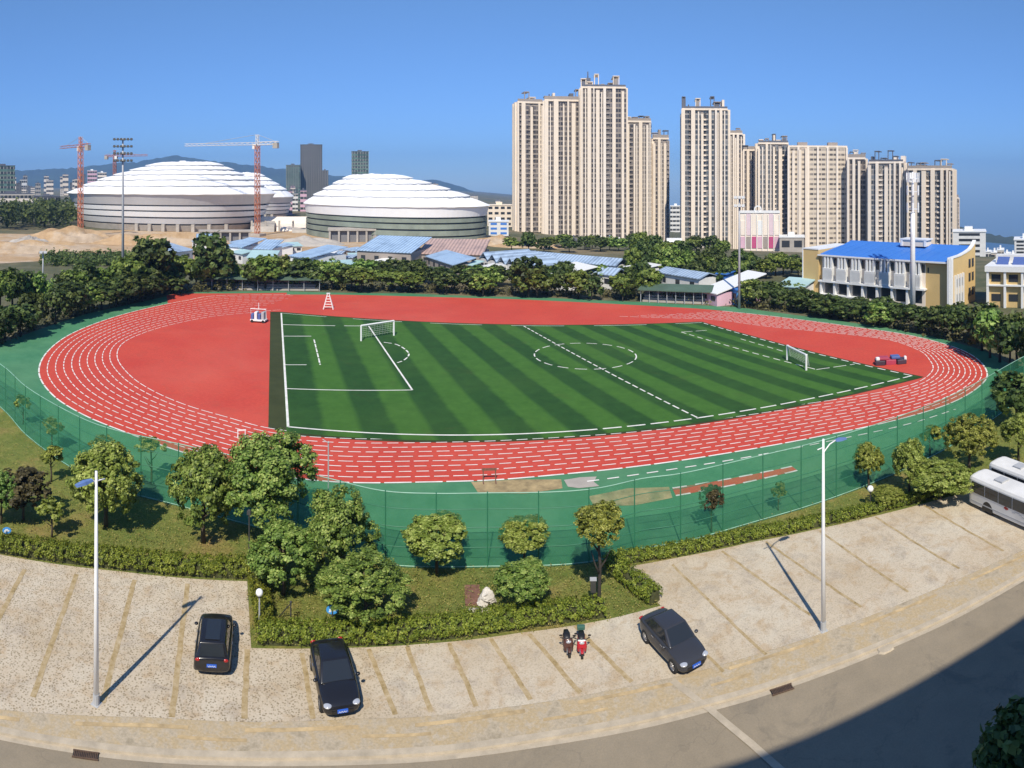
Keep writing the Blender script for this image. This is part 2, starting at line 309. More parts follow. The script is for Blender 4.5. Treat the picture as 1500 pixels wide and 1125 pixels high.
# ------------------------------------------------------------------ mesh building
class MB:
    def __init__(s): s.v, s.f, s.m = [], [], []
    def add(s, vs, fs, mi=0, mat=None):
        k = len(s.v)
        for v in vs:
            v = Vector(v); s.v.append(tuple(mat @ v if mat else v))
        for f in fs: s.f.append([i + k for i in f]); s.m.append(mi)
    def box(s, c, d, mi=0, mat=None, rz=0.0):
        x, y, z = d[0] / 2, d[1] / 2, d[2] / 2
        vs = [(a * x, b * y, e * z) for a in (-1, 1) for b in (-1, 1) for e in (-1, 1)]
        mm = Matrix.Translation(c) @ Matrix.Rotation(rz, 4, 'Z')
        if mat: mm = mat @ mm
        s.add(vs, [(0, 1, 3, 2), (4, 6, 7, 5), (0, 4, 5, 1), (2, 3, 7, 6), (0, 2, 6, 4), (1, 5, 7, 3)], mi, mm)
    def b2(s, x0, x1, y0, y1, z0, z1, mi=0): s.box(((x0 + x1) / 2, (y0 + y1) / 2, (z0 + z1) / 2), (x1 - x0, y1 - y0, z1 - z0), mi)
    def tube(s, pts, r, n=8, mi=0, caps=True):
        pts = [Vector(p) for p in pts]
        rs = r if isinstance(r, (list, tuple)) else [r] * len(pts)
        vs, fs = [], []
        for i, p in enumerate(pts):
            t = (pts[min(i + 1, len(pts) - 1)] - pts[max(i - 1, 0)])
            t = t.normalized() if t.length > 1e-9 else Vector((0, 0, 1))
            u = t.cross(Vector((0, 0, 1)) if abs(t.z) < .95 else Vector((1, 0, 0))).normalized(); q = t.cross(u)
            for k in range(n):
                a = 2 * PI * k / n; vs.append(p + (u * math.cos(a) + q * math.sin(a)) * rs[i])
        for i in range(len(pts) - 1):
            for k in range(n): fs.append((i * n + k, i * n + (k + 1) % n, (i + 1) * n + (k + 1) % n, (i + 1) * n + k))
        if caps: fs += [tuple(range(n))[::-1], tuple((len(pts) - 1) * n + k for k in range(n))]
        s.add(vs, fs, mi)
    def lathe(s, prof, n=16, mi=0, mat=None):          # prof: (r, z)
        vs, fs = [], []
        for r, z in prof:
            for k in range(n): a = 2 * PI * k / n; vs.append((r * math.cos(a), r * math.sin(a), z))
        for i in range(len(prof) - 1):
            for k in range(n): fs.append((i * n + k, i * n + (k + 1) % n, (i + 1) * n + (k + 1) % n, (i + 1) * n + k))
        s.add(vs, fs, mi, mat)
    def ball(s, c, r, n=10, mi=0):
        rr = r if isinstance(r, (tuple, list)) else (r, r, r)
        prof = [(math.sin(PI * i / n), -math.cos(PI * i / n)) for i in range(n + 1)]
        s.lathe(prof, n + 2, mi, Matrix.Translation(c) @ Matrix.Diagonal((*rr, 1)))
    def loft(s, rings, mi=0, caps=True, closed=True):
        n = len(rings[0]); vs = [p for r in rings for p in r]; fs = []
        for i in range(len(rings) - 1):
            for k in range(n if closed else n - 1): fs.append((i * n + k, i * n + (k + 1) % n, (i + 1) * n + (k + 1) % n, (i + 1) * n + k))
        if caps: fs += [tuple(range(n))[::-1], tuple((len(rings) - 1) * n + k for k in range(n))]
        s.add(vs, fs, mi)
    def quad(s, a, b, c, d, mi=0): s.add([a, b, c, d], [(0, 1, 2, 3)], mi)
    def poly(s, pts, z=None, mi=0):
        pts = [Vector((p[0], p[1], p[2] if z is None else z)) for p in pts]
        tri = geometry.tessellate_polygon([[Vector((p.x, p.y, 0)) for p in pts]])
        out = []
        for a, b, c in tri:
            n_ = (pts[b] - pts[a]).cross(pts[c] - pts[a]).z
            out.append((a, b, c) if n_ > 0 else (a, c, b))
        s.add(pts, out, mi)
    def mesh(s, name, mats, smooth=False):
        me = bpy.data.meshes.new(name); me.from_pydata(s.v, [], s.f)
        for mm in (mats if isinstance(mats, (list, tuple)) else [mats]): me.materials.append(MT[mm] if isinstance(mm, str) else mm)
        me.polygons.foreach_set('material_index', s.m)
        if smooth: me.polygons.foreach_set('use_smooth', [True] * len(me.polygons))
        me.update(); return me
    def build(s, name, mats, parent=None, smooth=False, bevel=0.0):
        o = bpy.data.objects.new(name, s.mesh(name, mats, smooth)); COL.objects.link(o)
        bm = bmesh.new(); bm.from_mesh(o.data); bmesh.ops.recalc_face_normals(bm, faces=bm.faces); bm.to_mesh(o.data); bm.free()
        if parent: o.parent = parent
        if bevel:
            b = o.modifiers.new('bevel', 'BEVEL'); b.width = bevel; b.segments = 2; b.limit_method = 'ANGLE'
        return o
def tag(o, label=None, cat=None, group=None, kind=None):
    if label: o['label'] = label
    if cat: o['category'] = cat
    if group: o['group'] = group
    if kind: o['kind'] = kind
    return o
def thing(name, label, cat, loc=(0, 0, 0), rz=0.0, group=None):
    o = bpy.data.objects.new(name, None); COL.objects.link(o); o.location = loc; o.rotation_euler = (0, 0, rz)
    o.empty_display_size = .3
    return tag(o, label, cat, group)
KIDS = {}
def dup(root, loc, rz=0.0, scale=None, label=None, group=None):
    def cp(o, par):
        c = o.copy(); COL.objects.link(c)
        if par: c.parent = par
        for ch in o.children: cp(ch, c)
        return c
    r = cp(root, None); r.location = loc; r.rotation_euler = (0, 0, rz)
    if scale is not None: r.scale = scale
    if label: r['label'] = label
    if group: r['group'] = group
    return r
def smoothpath(pts, closed=False, sub=6):
    n = len(pts); out = []
    for i in range(n if closed else n - 1):
        if closed: p0, p1, p2, p3 = pts[(i - 1) % n], pts[i], pts[(i + 1) % n], pts[(i + 2) % n]
        else: p0, p1, p2, p3 = pts[max(i - 1, 0)], pts[i], pts[i + 1], pts[min(i + 2, n - 1)]
        for k in range(sub):
            t = k / sub
            out.append(.5 * ((2 * p1) + (p2 - p0) * t + (2 * p0 - 5 * p1 + 4 * p2 - p3) * t * t + (3 * p1 - p0 - 3 * p2 + p3) * t ** 3))
    if not closed: out.append(pts[-1].copy())
    return out
def ribbon(mb, path, wd, z, mi=0, dash=None, phase=0.0):
    """flat strip of width wd along path; dash=(on,off) in metres for broken paint"""
    acc = phase; run = []
    def flush(run):
        if len(run) < 2: return
        vs = []
        for i, p in enumerate(run):
            t = run[min(i + 1, len(run) - 1)] - run[max(i - 1, 0)]; t.z = 0; t.normalize(); q = Vector((-t.y, t.x, 0)) * wd / 2
            vs += [(p.x + q.x, p.y + q.y, z), (p.x - q.x, p.y - q.y, z)]
        mb.add(vs, [(2 * i, 2 * i + 1, 2 * i + 3, 2 * i + 2) for i in range(len(run) - 1)], mi)
    if not dash: flush(path); return
    per = dash[0] + dash[1]; run = []
    for i in range(len(path) - 1):
        a, b = path[i], path[i + 1]; L = (b - a).length
        if L < 1e-6: continue
        s = 0.0
        while s < L - 1e-9:
            ph = acc % per; on = ph < dash[0]
            step = min((dash[0] - ph) if on else (per - ph), L - s); step = max(step, 1e-4)
            if on:
                if not run: run = [a.lerp(b, s / L)]
                run.append(a.lerp(b, min(1, (s + step) / L)))
            s += step; acc += step
            if (acc % per) >= dash[0] - 1e-6 and run: flush(run); run = []
    flush(run)
def P2(pts, z=0.0): return [G(x, y, z) for x, y in pts]

# ------------------------------------------------------------------ terrain and ground covers
rad = [0, 12, 25, 40, 60, 80, 100, 130, 160, 190, 220, 250, 280, 320, 360, 400, 450, 520, 620, 760, 950, 1300, 1800, 2600, 4000, 6200]
NA = 144; vs, fs = [(0, 0, 0)], []
for r in rad[1:]:
    for k in range(NA):
        a = 2 * PI * k / NA; x, y = r * math.sin(a), r * math.cos(a); vs.append((x, y, T(x, y)))
for k in range(NA): fs.append((0, 1 + (k + 1) % NA, 1 + k))
for i in range(len(rad) - 2):
    for k in range(NA):
        a, b = 1 + i * NA + k, 1 + i * NA + (k + 1) % NA; fs.append((a, b, b + NA, a + NA))
mb = MB(); mb.add(vs, fs); tag(mb.build('ground', 'land', smooth=True), kind='structure')

fence_px = [(-70, 545), (0, 597), (40, 640), (110, 690), (170, 718), (260, 742), (380, 775), (480, 805), (560, 828), (640, 833), (720, 832), (860, 826), (940, 806), (1000, 796), (1100, 768), (1200, 738), (1300, 700), (1380, 662), (1440, 625), (1490, 590), (1545, 555)]
fence_path = smoothpath(P2(fence_px), sub=5)
lotedge_px = [(-330, 760), (-120, 800), (0, 813), (180, 838), (362, 852)]
bed_px = [(368, 950), (480, 950), (560, 948), (620, 944), (760, 928), (890, 908), (968, 888)]
right_px = [(912, 832), (1000, 816), (1100, 795), (1200, 775), (1300, 752), (1390, 728), (1430, 720), (1500, 715), (1580, 712)]
lawn = fence_path + P2([(1580, 600), (1580, 712)]) + P2(right_px[::-1]) + P2(bed_px[::-1]) + P2(lotedge_px[::-1])
mb = MB(); mb.poly(lawn, .02); tag(mb.build('lawn', 'lawn'), kind='structure')
far_px = [(1545, 555), (1500, 545), (1478, 533), (1440, 513), (1380, 496), (1300, 480), (1200, 466), (1080, 450), (950, 443), (800, 436), (600, 430), (400, 426), (280, 428), (235, 436), (190, 446), (130, 459), (80, 475), (20, 496), (-40, 515), (-70, 545)]
apron = fence_path + P2(far_px)[1:-1]
mb = MB(); mb.poly(apron, .03); tag(mb.build('green_apron_ground', 'green'), kind='structure')
mb = MB(); mb.poly(P2([(-80, 340), (40, 343), (120, 338), (260, 335), (420, 318), (470, 318), (560, 335), (720, 345), (700, 392), (520, 384), (280, 384), (200, 376), (100, 380), (-80, 390)]), .04)
tag(mb.build('construction_site_ground', 'dirt'), kind='structure')

# running track
OUT = [(620, 707), (480, 706), (370, 690), (280, 667), (190, 636), (120, 607), (75, 577), (57, 545), (70, 515), (105, 489), (160, 467), (215, 452), (270, 441), (330, 433), (500, 432), (700, 437), (850, 443), (1000, 451), (1080, 458), (1160, 467), (1250, 479), (1330, 491), (1395, 508), (1430, 525), (1446, 547), (1435, 566), (1395, 590), (1320, 614), (1200, 640), (1050, 667), (850, 693), (720, 704)]
INN = [(620, 637), (480, 636), (395, 628), (330, 611), (270, 593), (222, 572), (190, 550), (172, 525), (178, 505), (205, 490), (250, 476), (310, 464), (370, 458), (420, 454), (520, 454), (700, 458), (850, 462), (980, 466), (1050, 469), (1120, 478), (1220, 488), (1300, 498), (1345, 513), (1362, 528), (1366, 543), (1345, 560), (1300, 573), (1230, 585), (1130, 599), (1000, 616), (820, 630), (710, 635)]
po, pi_ = smoothpath(P2(OUT), True, 10), smoothpath(P2(INN), True, 10)
mb = MB(); mb.poly(po, .04); tag(mb.build('running_track', 'red'), kind='structure')
mb = MB(); mb.poly(P2([(244, 433), (262, 430), (420, 429), (420, 436), (330, 440), (246, 446)]), .036); tag(mb.build('sprint_start_ground', 'red'), kind='structure')
mb = MB()
for k in range(11):
    t = k / 10; path = [a.lerp(b, t) for a, b in zip(po, pi_)]; path.append(path[0]); 
    for p in path: p.z = 0
    far = [i for i, p in enumerate(path) if p.y > 116 and -48 < p.x < 45]
    path = path[far[-1]:] + path[1:far[0] + 1]
    if k == 0: ribbon(mb, path, .2, .055, dash=(2.2, .3))
    else: ribbon(mb, path, .125, .055, dash=(random.uniform(1.0, 1.7), random.uniform(.32, .5)), phase=random.uniform(0, 3))
tag(mb.build('lane_markings', 'line'), kind='structure')

# football field
cNL, cFL, cFR, cNR = G(422, 626), G(412, 459), G(1028, 473), G(1336, 551)
def fu(u): return 1.36 * u - .36 * u * u
def fld(u, v, z=0.0):                      # u along the length from the left goal line, v from the near touchline
    s = fu(u); p = cNL.lerp(cNR, s).lerp(cFL.lerp(cFR, s), v); return Vector((p.x, p.y, z))
mb = MB(); mb.poly(P2([(396, 457), (393, 627)]) + [fld(i / 20, -.034) for i in range(21)] + [fld(1.012, -.03), fld(1.012, 1.018)] + [fld(1 - i / 20, 1.022) for i in range(21)], .05)
tag(mb.build('turf_border_ground', 'turf_edge'), kind='structure')
m, nt, p = newmat('mown_turf'); MT['turf'] = m; p.inputs['Roughness'].default_value = .85; p.inputs['Specular IOR Level'].default_value = .2
v = objco(nt); au = N(nt, 'ShaderNodeAttribute', attribute_name='mow')
wob = mth(nt, 'MULTIPLY', mth(nt, 'SUBTRACT', noise(nt, .25, 6, .75, v), .5), .8)
sn = mth(nt, 'SINE', mth(nt, 'ADD', mth(nt, 'MULTIPLY', au.outputs['Fac'], PI * 25), mth(nt, 'ADD', wob, PI)))
bandf = mth(nt, 'ADD', mth(nt, 'MULTIPLY', sn, .5), .5)
st_ = ramp(nt, bandf, [(.36, (0, 0, 0)), (.64, (1, 1, 1))])
g1 = noise(nt, .5, 7, .75, v); g2 = noise(nt, .06, 4, .6, v)
dk = ramp(nt, g1, [(.3, (.015, .054, .011)), (.7, (.028, .088, .018))]); lt = ramp(nt, g1, [(.3, (.036, .108, .015)), (.7, (.06, .155, .024))])
c = mixc(nt, st_, dk, lt); c = mixc(nt, ramp(nt, g2, [(.45, (0, 0, 0)), (.75, (.4, .4, .4))]), c, (.06, .13, .025))
c = mixc(nt, ramp(nt, noise(nt, .16, 6, .7, v, 1.0), [(.6, (0, 0, 0)), (.76, (.45, .45, .45))]), c, (.075, .085, .025))
nt.links.new(c, p.inputs['Base Color']); bump(nt, p, g1, .3, .05)
mb = MB(); nu, nv = 84, 20; mow = []
for i in range(nu + 1):
    for j in range(nv + 1): u = -.002 + 1.004 * i / nu; mb.v.append(tuple(fld(u, -.025 + 1.035 * j / nv, .06))); mow.append(u)
for i in range(nu):
    for j in range(nv): mb.f.append([i * (nv + 1) + j, (i + 1) * (nv + 1) + j, (i + 1) * (nv + 1) + j + 1, i * (nv + 1) + j + 1]); mb.m.append(0)
fo = mb.build('football_field', 'turf'); fo.data.attributes.new('mow', 'FLOAT', 'POINT').data.foreach_set('value', mow); tag(fo, kind='structure')
mb = MB(); ZL = .07
def seg(a, b, wd=.22, dash=None):
    n = 30; ribbon(mb, [fld(a[0] + (b[0] - a[0]) * i / n, a[1] + (b[1] - a[1]) * i / n) for i in range(n + 1)], wd, ZL, dash=dash)
D1 = (1.9, .55); D2 = (1.3, .8)
seg((0, 0), (0, 1), .26); seg((0, 0), (.33, 0), .24); seg((.33, 0), (1, 0), .24, D1)
seg((0, 1), (1, 1), .15, (9, 5)); seg((1, 0), (1, 1), .2, D2); seg((.5, 0), (.5, 1), .2, (1.2, .5))
def inv(px, py):                          # nearest (u, v) of a pixel
    p = G(px, py); best = None
    for i in range(101):
        for j in range(101):
            d = (fld(i / 100, j / 100) - p).length
            if best is None or d < best[0]: best = (d, i / 100, j / 100)
    return best[1], best[2]
def wl(a, b, wd=.24, dash=None):
    A, B = G(*a), G(*b); ribbon(mb, [A.lerp(B, i / 10) for i in range(11)], wd, ZL, dash=dash)
wl((414, 476), (532, 478), .26, (9, 1.5)); wl((540, 478), (604, 572), .22); wl((604, 572), (420, 570), .2)
wl((416, 493), (456, 493), .24); wl((460, 498), (469, 535), .2, (2.2, .5)); wl((418, 535), (449, 535), .2)
arc = smoothpath(P2([(562, 502), (580, 505), (593, 512), (599, 520), (592, 528), (582, 532)]), sub=6); ribbon(mb, arc, .22, ZL, dash=(1.4, .6))
circ = [fld(.5, .56)]
cc = G(857, 521); rx = (G(932, 525) - G(783, 517)).length / 2; 
A1 = (G(932, 524) - G(783, 518)) / 2; A2 = (G(862, 504) - G(850, 542)) / 2
circ = [Vector(cc + A1 * math.cos(2 * PI * i / 60) + A2 * math.sin(2 * PI * i / 60)) for i in range(61)]
ribbon(mb, circ, .18, ZL, dash=(1.6, .9))
wl((998, 487), (1196, 542), .18, D2); wl((1196, 542), (1252, 534), .17, D1); wl((998, 487), (1040, 484), .16, D1)
wl((1085, 497), (1150, 516), .15, D2)
tag(mb.build('field_markings', 'line'), kind='structure')

# sand pits and runway beside the track
mb = MB(); mb.poly(P2([(690, 707), (760, 703), (822, 703), (824, 716), (770, 724), (700, 722)]), .05); mb.poly(P2([(862, 728), (920, 716), (980, 714), (985, 730), (930, 741), (870, 742)]), .05)
tag(mb.build('sand_ground', 'sand'), kind='structure')
mb = MB(); mb.poly(P2([(826, 704), (850, 700), (874, 699), (870, 707), (878, 713), (848, 716), (832, 714)]), .058); tag(mb.build('worn_patch_ground', 'concrete'), kind='structure')
mb = MB(); mb.poly(P2([(985, 716), (1080, 700), (1160, 684), (1168, 690), (1090, 708), (990, 727)]), .05); tag(mb.build('runway_ground', 'red'), kind='structure')
mb = MB()
ribbon(mb, smoothpath(P2([(985, 716), (1080, 700), (1160, 684)])), .2, .06, dash=(1.2, .7)); ribbon(mb, smoothpath(P2([(990, 727), (1090, 708), (1168, 690)])), .2, .06, dash=(1.2, .7))
ribbon(mb, smoothpath(P2([(860, 706), (1000, 686), (1200, 650), (1330, 622), (1400, 600)])), .16, .06, dash=(1.0, .7))
tag(mb.build('runway_markings', 'line'), kind='structure')

# parking lot, verge, kerb, road
low_px = [(-330, 940), (-120, 1018), (0, 1040), (140, 1050), (260, 1054), (480, 1056), (600, 1052), (750, 1036), (900, 1011), (1000, 990), (1100, 962), (1200, 930), (1300, 893), (1400, 851), (1500, 806), (1600, 760)]
edge_px = [(-330, 958), (-120, 1040), (0, 1072), (128, 1094), (300, 1108), (450, 1109), (600, 1104), (800, 1080), (1000, 1041), (1100, 1014), (1200, 981), (1300, 942), (1400, 897), (1500, 842), (1600, 782)]
low = smoothpath(P2(low_px), sub=5); edge = smoothpath(P2(edge_px), sub=5)
lot = P2(lotedge_px) + P2(bed_px) + P2(right_px) + low[::-1]
mb = MB(); mb.poly(lot, .034); tag(mb.build('parking_lot', 'lot'), kind='structure')
verge = low + edge[::-1]
mb = MB(); mb.poly(verge, .03); tag(mb.build('verge_ground', 'strip'), kind='structure')
mb = MB(); ribbon(mb, smoothpath(P2([(x, y + (12 if x < 700 else 9)) for x, y in low_px]), sub=5), .2, .042, dash=(5, 2.5)); ribbon(mb, smoothpath(P2([(x, y + 26) for x, y in low_px if x > 250 and x < 1150]), sub=5), .16, .042, dash=(3, 5))
tag(mb.build('gutter_markings', M('yellow_gutter', (.5, .37, .2), .9, .4, 1.2)), kind='structure')
mb = MB()
for off, wd, z in ((0, .32, .13),):
    rings = []
    for i, p in enumerate(edge):
        t = edge[min(i + 1, len(edge) - 1)] - edge[max(i - 1, 0)]; t.normalize(); q = Vector((-t.y, t.x, 0))
        rings.append([p + q * .17 + Vector((0, 0, -.05)), p - q * .17 + Vector((0, 0, -.05)), p - q * .15 + Vector((0, 0, .12)), p + q * .15 + Vector((0, 0, .13))])
    mb.loft(rings)
tag(mb.build('kerb', 'kerb'), kind='structure')
road = edge + [Vector((95, 20, 0)), Vector((95, -1, 0)), Vector((-70, -1, 0)), Vector((-70, 20, 0))]
mb = MB(); mb.poly(road, .01); tag(mb.build('road', 'road'), kind='structure')
mb = MB(); ribbon(mb, P2([(985, 998), (1040, 1040), (1100, 1090), (1180, 1160)]), .34, .046); 
ribbon(mb, smoothpath([p + Vector((0, -.32, 0)) for p in edge]), .28, .018)
tag(mb.build('road_seam_markings', 'seam'), kind='structure')
# joints of dry grass between the bays
joints = [((36, 835), (-30, 960)), ((112, 842), (48, 1022)), ((197, 850), (150, 1030)), ((275, 856), (252, 1052)), ((362, 952), (358, 1054)), ((443, 958), (458, 1054)), ((540, 952), (580, 1048)), ((596, 948), (632, 1044)), ((658, 943), (698, 1036)), ((718, 936), (778, 1026)), ((776, 930), (850, 1016)), ((842, 918), (925, 1000)), ((965, 892), (1060, 985)), ((985, 828), (1122, 960)), ((1058, 808), (1188, 902)), ((1122, 794), (1262, 890)), ((1200, 778), (1330, 868)), ((1282, 758), (1405, 834)), ((1352, 740), (1470, 808))]
mb = MB()
for i, (a, b) in enumerate(joints):
    A, B = G(*a), G(*b); n = 14
    path = [A.lerp(B, k / n) + Vector((random.uniform(-.03, .03), 0, 0)) for k in range(n + 1)]
    ribbon(mb, path, (.28 if i < 5 else (.24 if i < 12 else .17)), .044)
tag(mb.build('bay_joint_markings', 'dry'), kind='structure')

# ------------------------------------------------------------------ foliage
def leaves(name, matl, clumps, per, size, seed, up=.35, jitter=.5):
    """clumps: (centre, radius, outward) -> many leaf blades around each centre"""
    rng = np.random.default_rng(seed)
    C = np.array([c[0] for c in clumps]); RR = np.array([c[1] for c in clumps]); O = np.array([c[2] for c in clumps])
    n = len(clumps) * per; idx = np.repeat(np.arange(len(clumps)), per)
    d = rng.normal(size=(n, 3)); d /= np.linalg.norm(d, axis=1)[:, None]
    r = RR[idx] * rng.random(n) ** .45
    pos = C[idx] + d * r[:, None]
    nrm = O[idx] * .7 + d * .7 + np.array([0, 0, up]) + rng.normal(size=(n, 3)) * jitter
    nrm /= np.linalg.norm(nrm, axis=1)[:, None]
    t = rng.normal(size=(n, 3)); t -= nrm * (t * nrm).sum(1)[:, None]; t /= np.linalg.norm(t, axis=1)[:, None]
    b = np.cross(nrm, t); L = size * rng.uniform(.65, 1.35, n)[:, None]; W = L * .36
    v = np.stack([pos - t * L * .5, pos + b * W - t * L * .02 + nrm * L * .1, pos + t * L * .5 - nrm * L * .06, pos - b * W - t * L * .02 + nrm * L * .1], 1).reshape(-1, 3)
    me = bpy.data.meshes.new(name); me.vertices.add(n * 4); me.loops.add(n * 4); me.polygons.add(n)
    me.vertices.foreach_set('co', v.ravel().astype(np.float32)); me.loops.foreach_set('vertex_index', np.arange(n * 4, dtype=np.int32))
    me.polygons.foreach_set('loop_start', np.arange(0, n * 4, 4, dtype=np.int32)); me.polygons.foreach_set('loop_total', np.full(n, 4, dtype=np.int32))
    me.materials.append(MT[matl]); me.update(calc_edges=True)
    at_ = me.attributes.new('tint', 'FLOAT', 'POINT'); tint = rng.random(len(clumps))[idx]
    at_.data.foreach_set('value', np.repeat(tint, 4).astype(np.float32))
    return me
def crown_clumps(seed, lobes, n, rc, inner=.15):
    rnd = random.Random(seed); out = []
    ws = [l[3] * l[4] + l[4] * l[5] for l in lobes]
    for i in range(n):
        l = rnd.choices(lobes, ws)[0]
        while True:
            d = Vector((rnd.gauss(0, 1), rnd.gauss(0, 1), rnd.gauss(0, 1))).normalized()
            if d.z > -.75: break
        k = rnd.uniform(.80, 1.08) if rnd.random() > inner else rnd.uniform(.35, .8)
        p = (l[0] + d.x * l[3] * k, l[1] + d.y * l[4] * k, l[2] + d.z * l[5] * k)
        o = Vector((d.x / l[3], d.y / l[4], d.z / l[5])).normalized()
        out.append((p, rc * rnd.uniform(.7, 1.3), tuple(o)))
    return out
def trunk_mesh(name, h, r, spread, seed, matl='bark', n_limb=6, base=.35):
    rnd = random.Random(seed); mb = MB()
    pts = [(rnd.uniform(-.04, .04) * h * (i / 4), rnd.uniform(-.04, .04) * h * (i / 4), h * i / 4) for i in range(5)]
    mb.tube(pts, [r * 1.25, r, r * .85, r * .65, r * .3], 7)
    for k in range(n_limb):
        z = h * rnd.uniform(base, .85); a = 2 * PI * k / n_limb + rnd.uniform(-.4, .4); s = spread * rnd.uniform(.6, 1)
        p0 = Vector((0, 0, z)); p1 = p0 + Vector((math.cos(a) * s * .5, math.sin(a) * s * .5, s * .35)); p2 = p0 + Vector((math.cos(a) * s, math.sin(a) * s, s * .9))
        mb.tube([p0, p1, p2], [r * .5, r * .32, r * .1], 5)
    return mb.mesh(name, matl, True)
# crown kinds: unit height 1 x width 1 (crown occupies z .0 - 1 ; x,y -.5 - .5)
def unit_lobes(seed, shape):
    rnd = random.Random(seed)
    if shape == 'round': L = [(0, 0, .5, .42, .42, .44)]; nsub = 9
    elif shape == 'cone': L = [(0, 0, .34, .44, .44, .32), (0, 0, .66, .3, .3, .3)]; nsub = 6
    elif shape == 'wide': L = [(-.18, 0, .5, .3, .36, .42), (.2, .02, .52, .3, .36, .44), (0, .1, .6, .3, .3, .38)]; nsub = 7
    else: L = [(0, 0, .6, .22, .22, .3)]; nsub = 7
    for i in range(nsub):
        a = rnd.uniform(0, 2 * PI); e = rnd.uniform(-.35, .95); rr = rnd.uniform(.13, .21)
        L.append((math.cos(a) * .30 * math.cos(e), math.sin(a) * .30 * math.cos(e), .5 + math.sin(e) * .34, rr, rr, rr * 1.05))
    return L
PROTO = {}
def crown_mesh(kind, shape, matl, seed, n, per, rc, leaf):
    return leaves('crown', matl, crown_clumps(seed, unit_lobes(seed, shape), n, rc), per, leaf, seed)
TREES = {
    'olive_round': [crown_mesh('', 'round', 'leaf_olive', s, 412, 48, 0.057, 0.041) for s in (1, 2)],
    'green_round': [crown_mesh('', 'round', 'leaf_green', s, 425, 48, 0.055, 0.038) for s in (3, 4)],
    'green_wide': [crown_mesh('', 'wide', 'leaf_green', s, 525, 52, 0.048, 0.029) for s in (5,)],
    'olive_wide': [crown_mesh('', 'wide', 'leaf_olive', s, 525, 52, 0.048, 0.029) for s in (16,)],
    'green_cone': [crown_mesh('', 'cone', 'leaf_green', s, 450, 48, 0.051, 0.032) for s in (6,)],
    'olive_cone': [crown_mesh('', 'cone', 'leaf_olive', s, 412, 48, 0.055, 0.037) for s in (7,)],
    'sapling': [leaves('crown', 'leaf_olive', crown_clumps(s, unit_lobes(s, 'thin'), 70, .07, .4), 12, .13, s) for s in (8, 9)],
    'brown_bush': [crown_mesh('', 'wide', 'leaf_brown', 10, 260, 18, .06, .07)],
    'far': [crown_mesh('', ('round', 'wide', 'cone', 'round')[i], 'leaf_far', 20 + i, 120, 14, .085, .12) for i in range(4)],
    'green_far': [crown_mesh('', ('round', 'cone', 'wide')[i], 'leaf_green', 40 + i, 120, 14, .085, .12) for i in range(3)],
    'farlight': [crown_mesh('', ('round', 'wide')[i], 'leaf_farlight', 30 + i, 120, 14, .085, .12) for i in range(2)],
}
TRUNKS = {'n': [trunk_mesh('trunk', 1, .035, .32, s) for s in (1, 2, 3)], 'd': [trunk_mesh('trunk', 1, .04, .3, s, 'bark_dark') for s in (4, 5)]}
cnt = [0]
def tree(name, label, kind, base, height, width, clear, group=None, dark=False, cat='tree', rz=None):
    """base: ground point; height of the whole tree; clear: bare trunk below the crown"""
    cnt[0] += 1; rnd = random.Random(cnt[0] * 13)
    t = thing(name, label, cat, base, rnd.uniform(0, 6.28) if rz is None else rz, group)
    cm = TREES[kind][cnt[0] % len(TREES[kind])]; tm = TRUNKS['d' if dark else 'n'][cnt[0] % 2]
    c = bpy.data.objects.new('crown', cm); COL.objects.link(c); c.parent = t; c.location = (0, 0, clear); c.scale = (width * 1.16, width * 1.16, (height - clear) * 1.06)
    k = bpy.data.objects.new('trunk', tm); COL.objects.link(k); k.parent = t
    hh = clear + (height - clear) * .72; k.scale = (min(width, hh) * 1.0, min(width, hh) * 1.0, hh)
    return t
def tree_px(name, label, kind, cx, top, wpx, basex, basey, low, **kw):
    """from the photograph: crown centre column, crown top row, crown width, foot of the trunk, lower edge of the crown"""
    b = G(basex, basey); d = math.hypot(b.x, b.y); wd = wpx * d / F
    dd = d + wd * .25
    ht = CAMH - (top - YH) * dd / F
    cl = max(.1, CAMH - (low - YH) * (d - wd * .3) / F)
    return tree(name, label, kind, b, ht, wd, min(cl, ht - .8), **kw)
NT = 'broadleaf_tree'
tree_px(NT, 'round yellow-green tree alone on the left lawn behind the tall white lamp pole', 'olive_round', 155, 648, 100, 155, 772, 768)
tree_px(NT, 'dense green tree left of the biggest crown, its thin trunk showing over bare earth', 'green_round', 310, 648, 94, 298, 795, 792)
tree_px(NT, 'largest broad green tree standing against the running track, two rounded tops', 'green_wide', 410, 634, 132, 398, 800, 782)
tree_px(NT, 'bright green cone-shaped tree at the left end of the netting fence', 'green_cone', 494, 708, 104, 500, 850, 842)
tree_px(NT, 'low rounded green tree between the big crown and the corner of the hedge', 'green_round', 415, 765, 96, 415, 872, 866)
tree_px(NT, 'bushy dark green tree with crown down to the grass beside the blue sign', 'green_cone', 546, 806, 122, 536, 915, 905, )
tree_px(NT, 'olive tree in front of the green fence, first left of the white stone', 'olive_round', 640, 750, 86, 640, 842, 832)
tree_px(NT, 'smaller olive tree touching the green fence above the round green bush', 'olive_round', 769, 755, 70, 768, 832, 812)
tree_px(NT, 'low round green bushy tree right beside the white stone', 'green_round', 762, 820, 78, 765, 895, 884)
tree_px(NT, 'olive tree on a tall dark bare trunk at the right end of the lawn bed', 'olive_round', 880, 732, 70, 878, 897, 806, dark=True)
tree_px(NT, 'yellow-green full tree beside the parked coaches', 'olive_wide', 1420, 606, 70, 1420, 692, 682)
tree_px(NT, 'olive tree at the edge of the picture behind the coaches', 'olive_round', 1490, 605, 50, 1492, 678, 660)
tree_px(NT, 'dark green tree crowding the right corner of the green apron', 'far', 1484, 545, 66, 1490, 622, 618, dark=True)
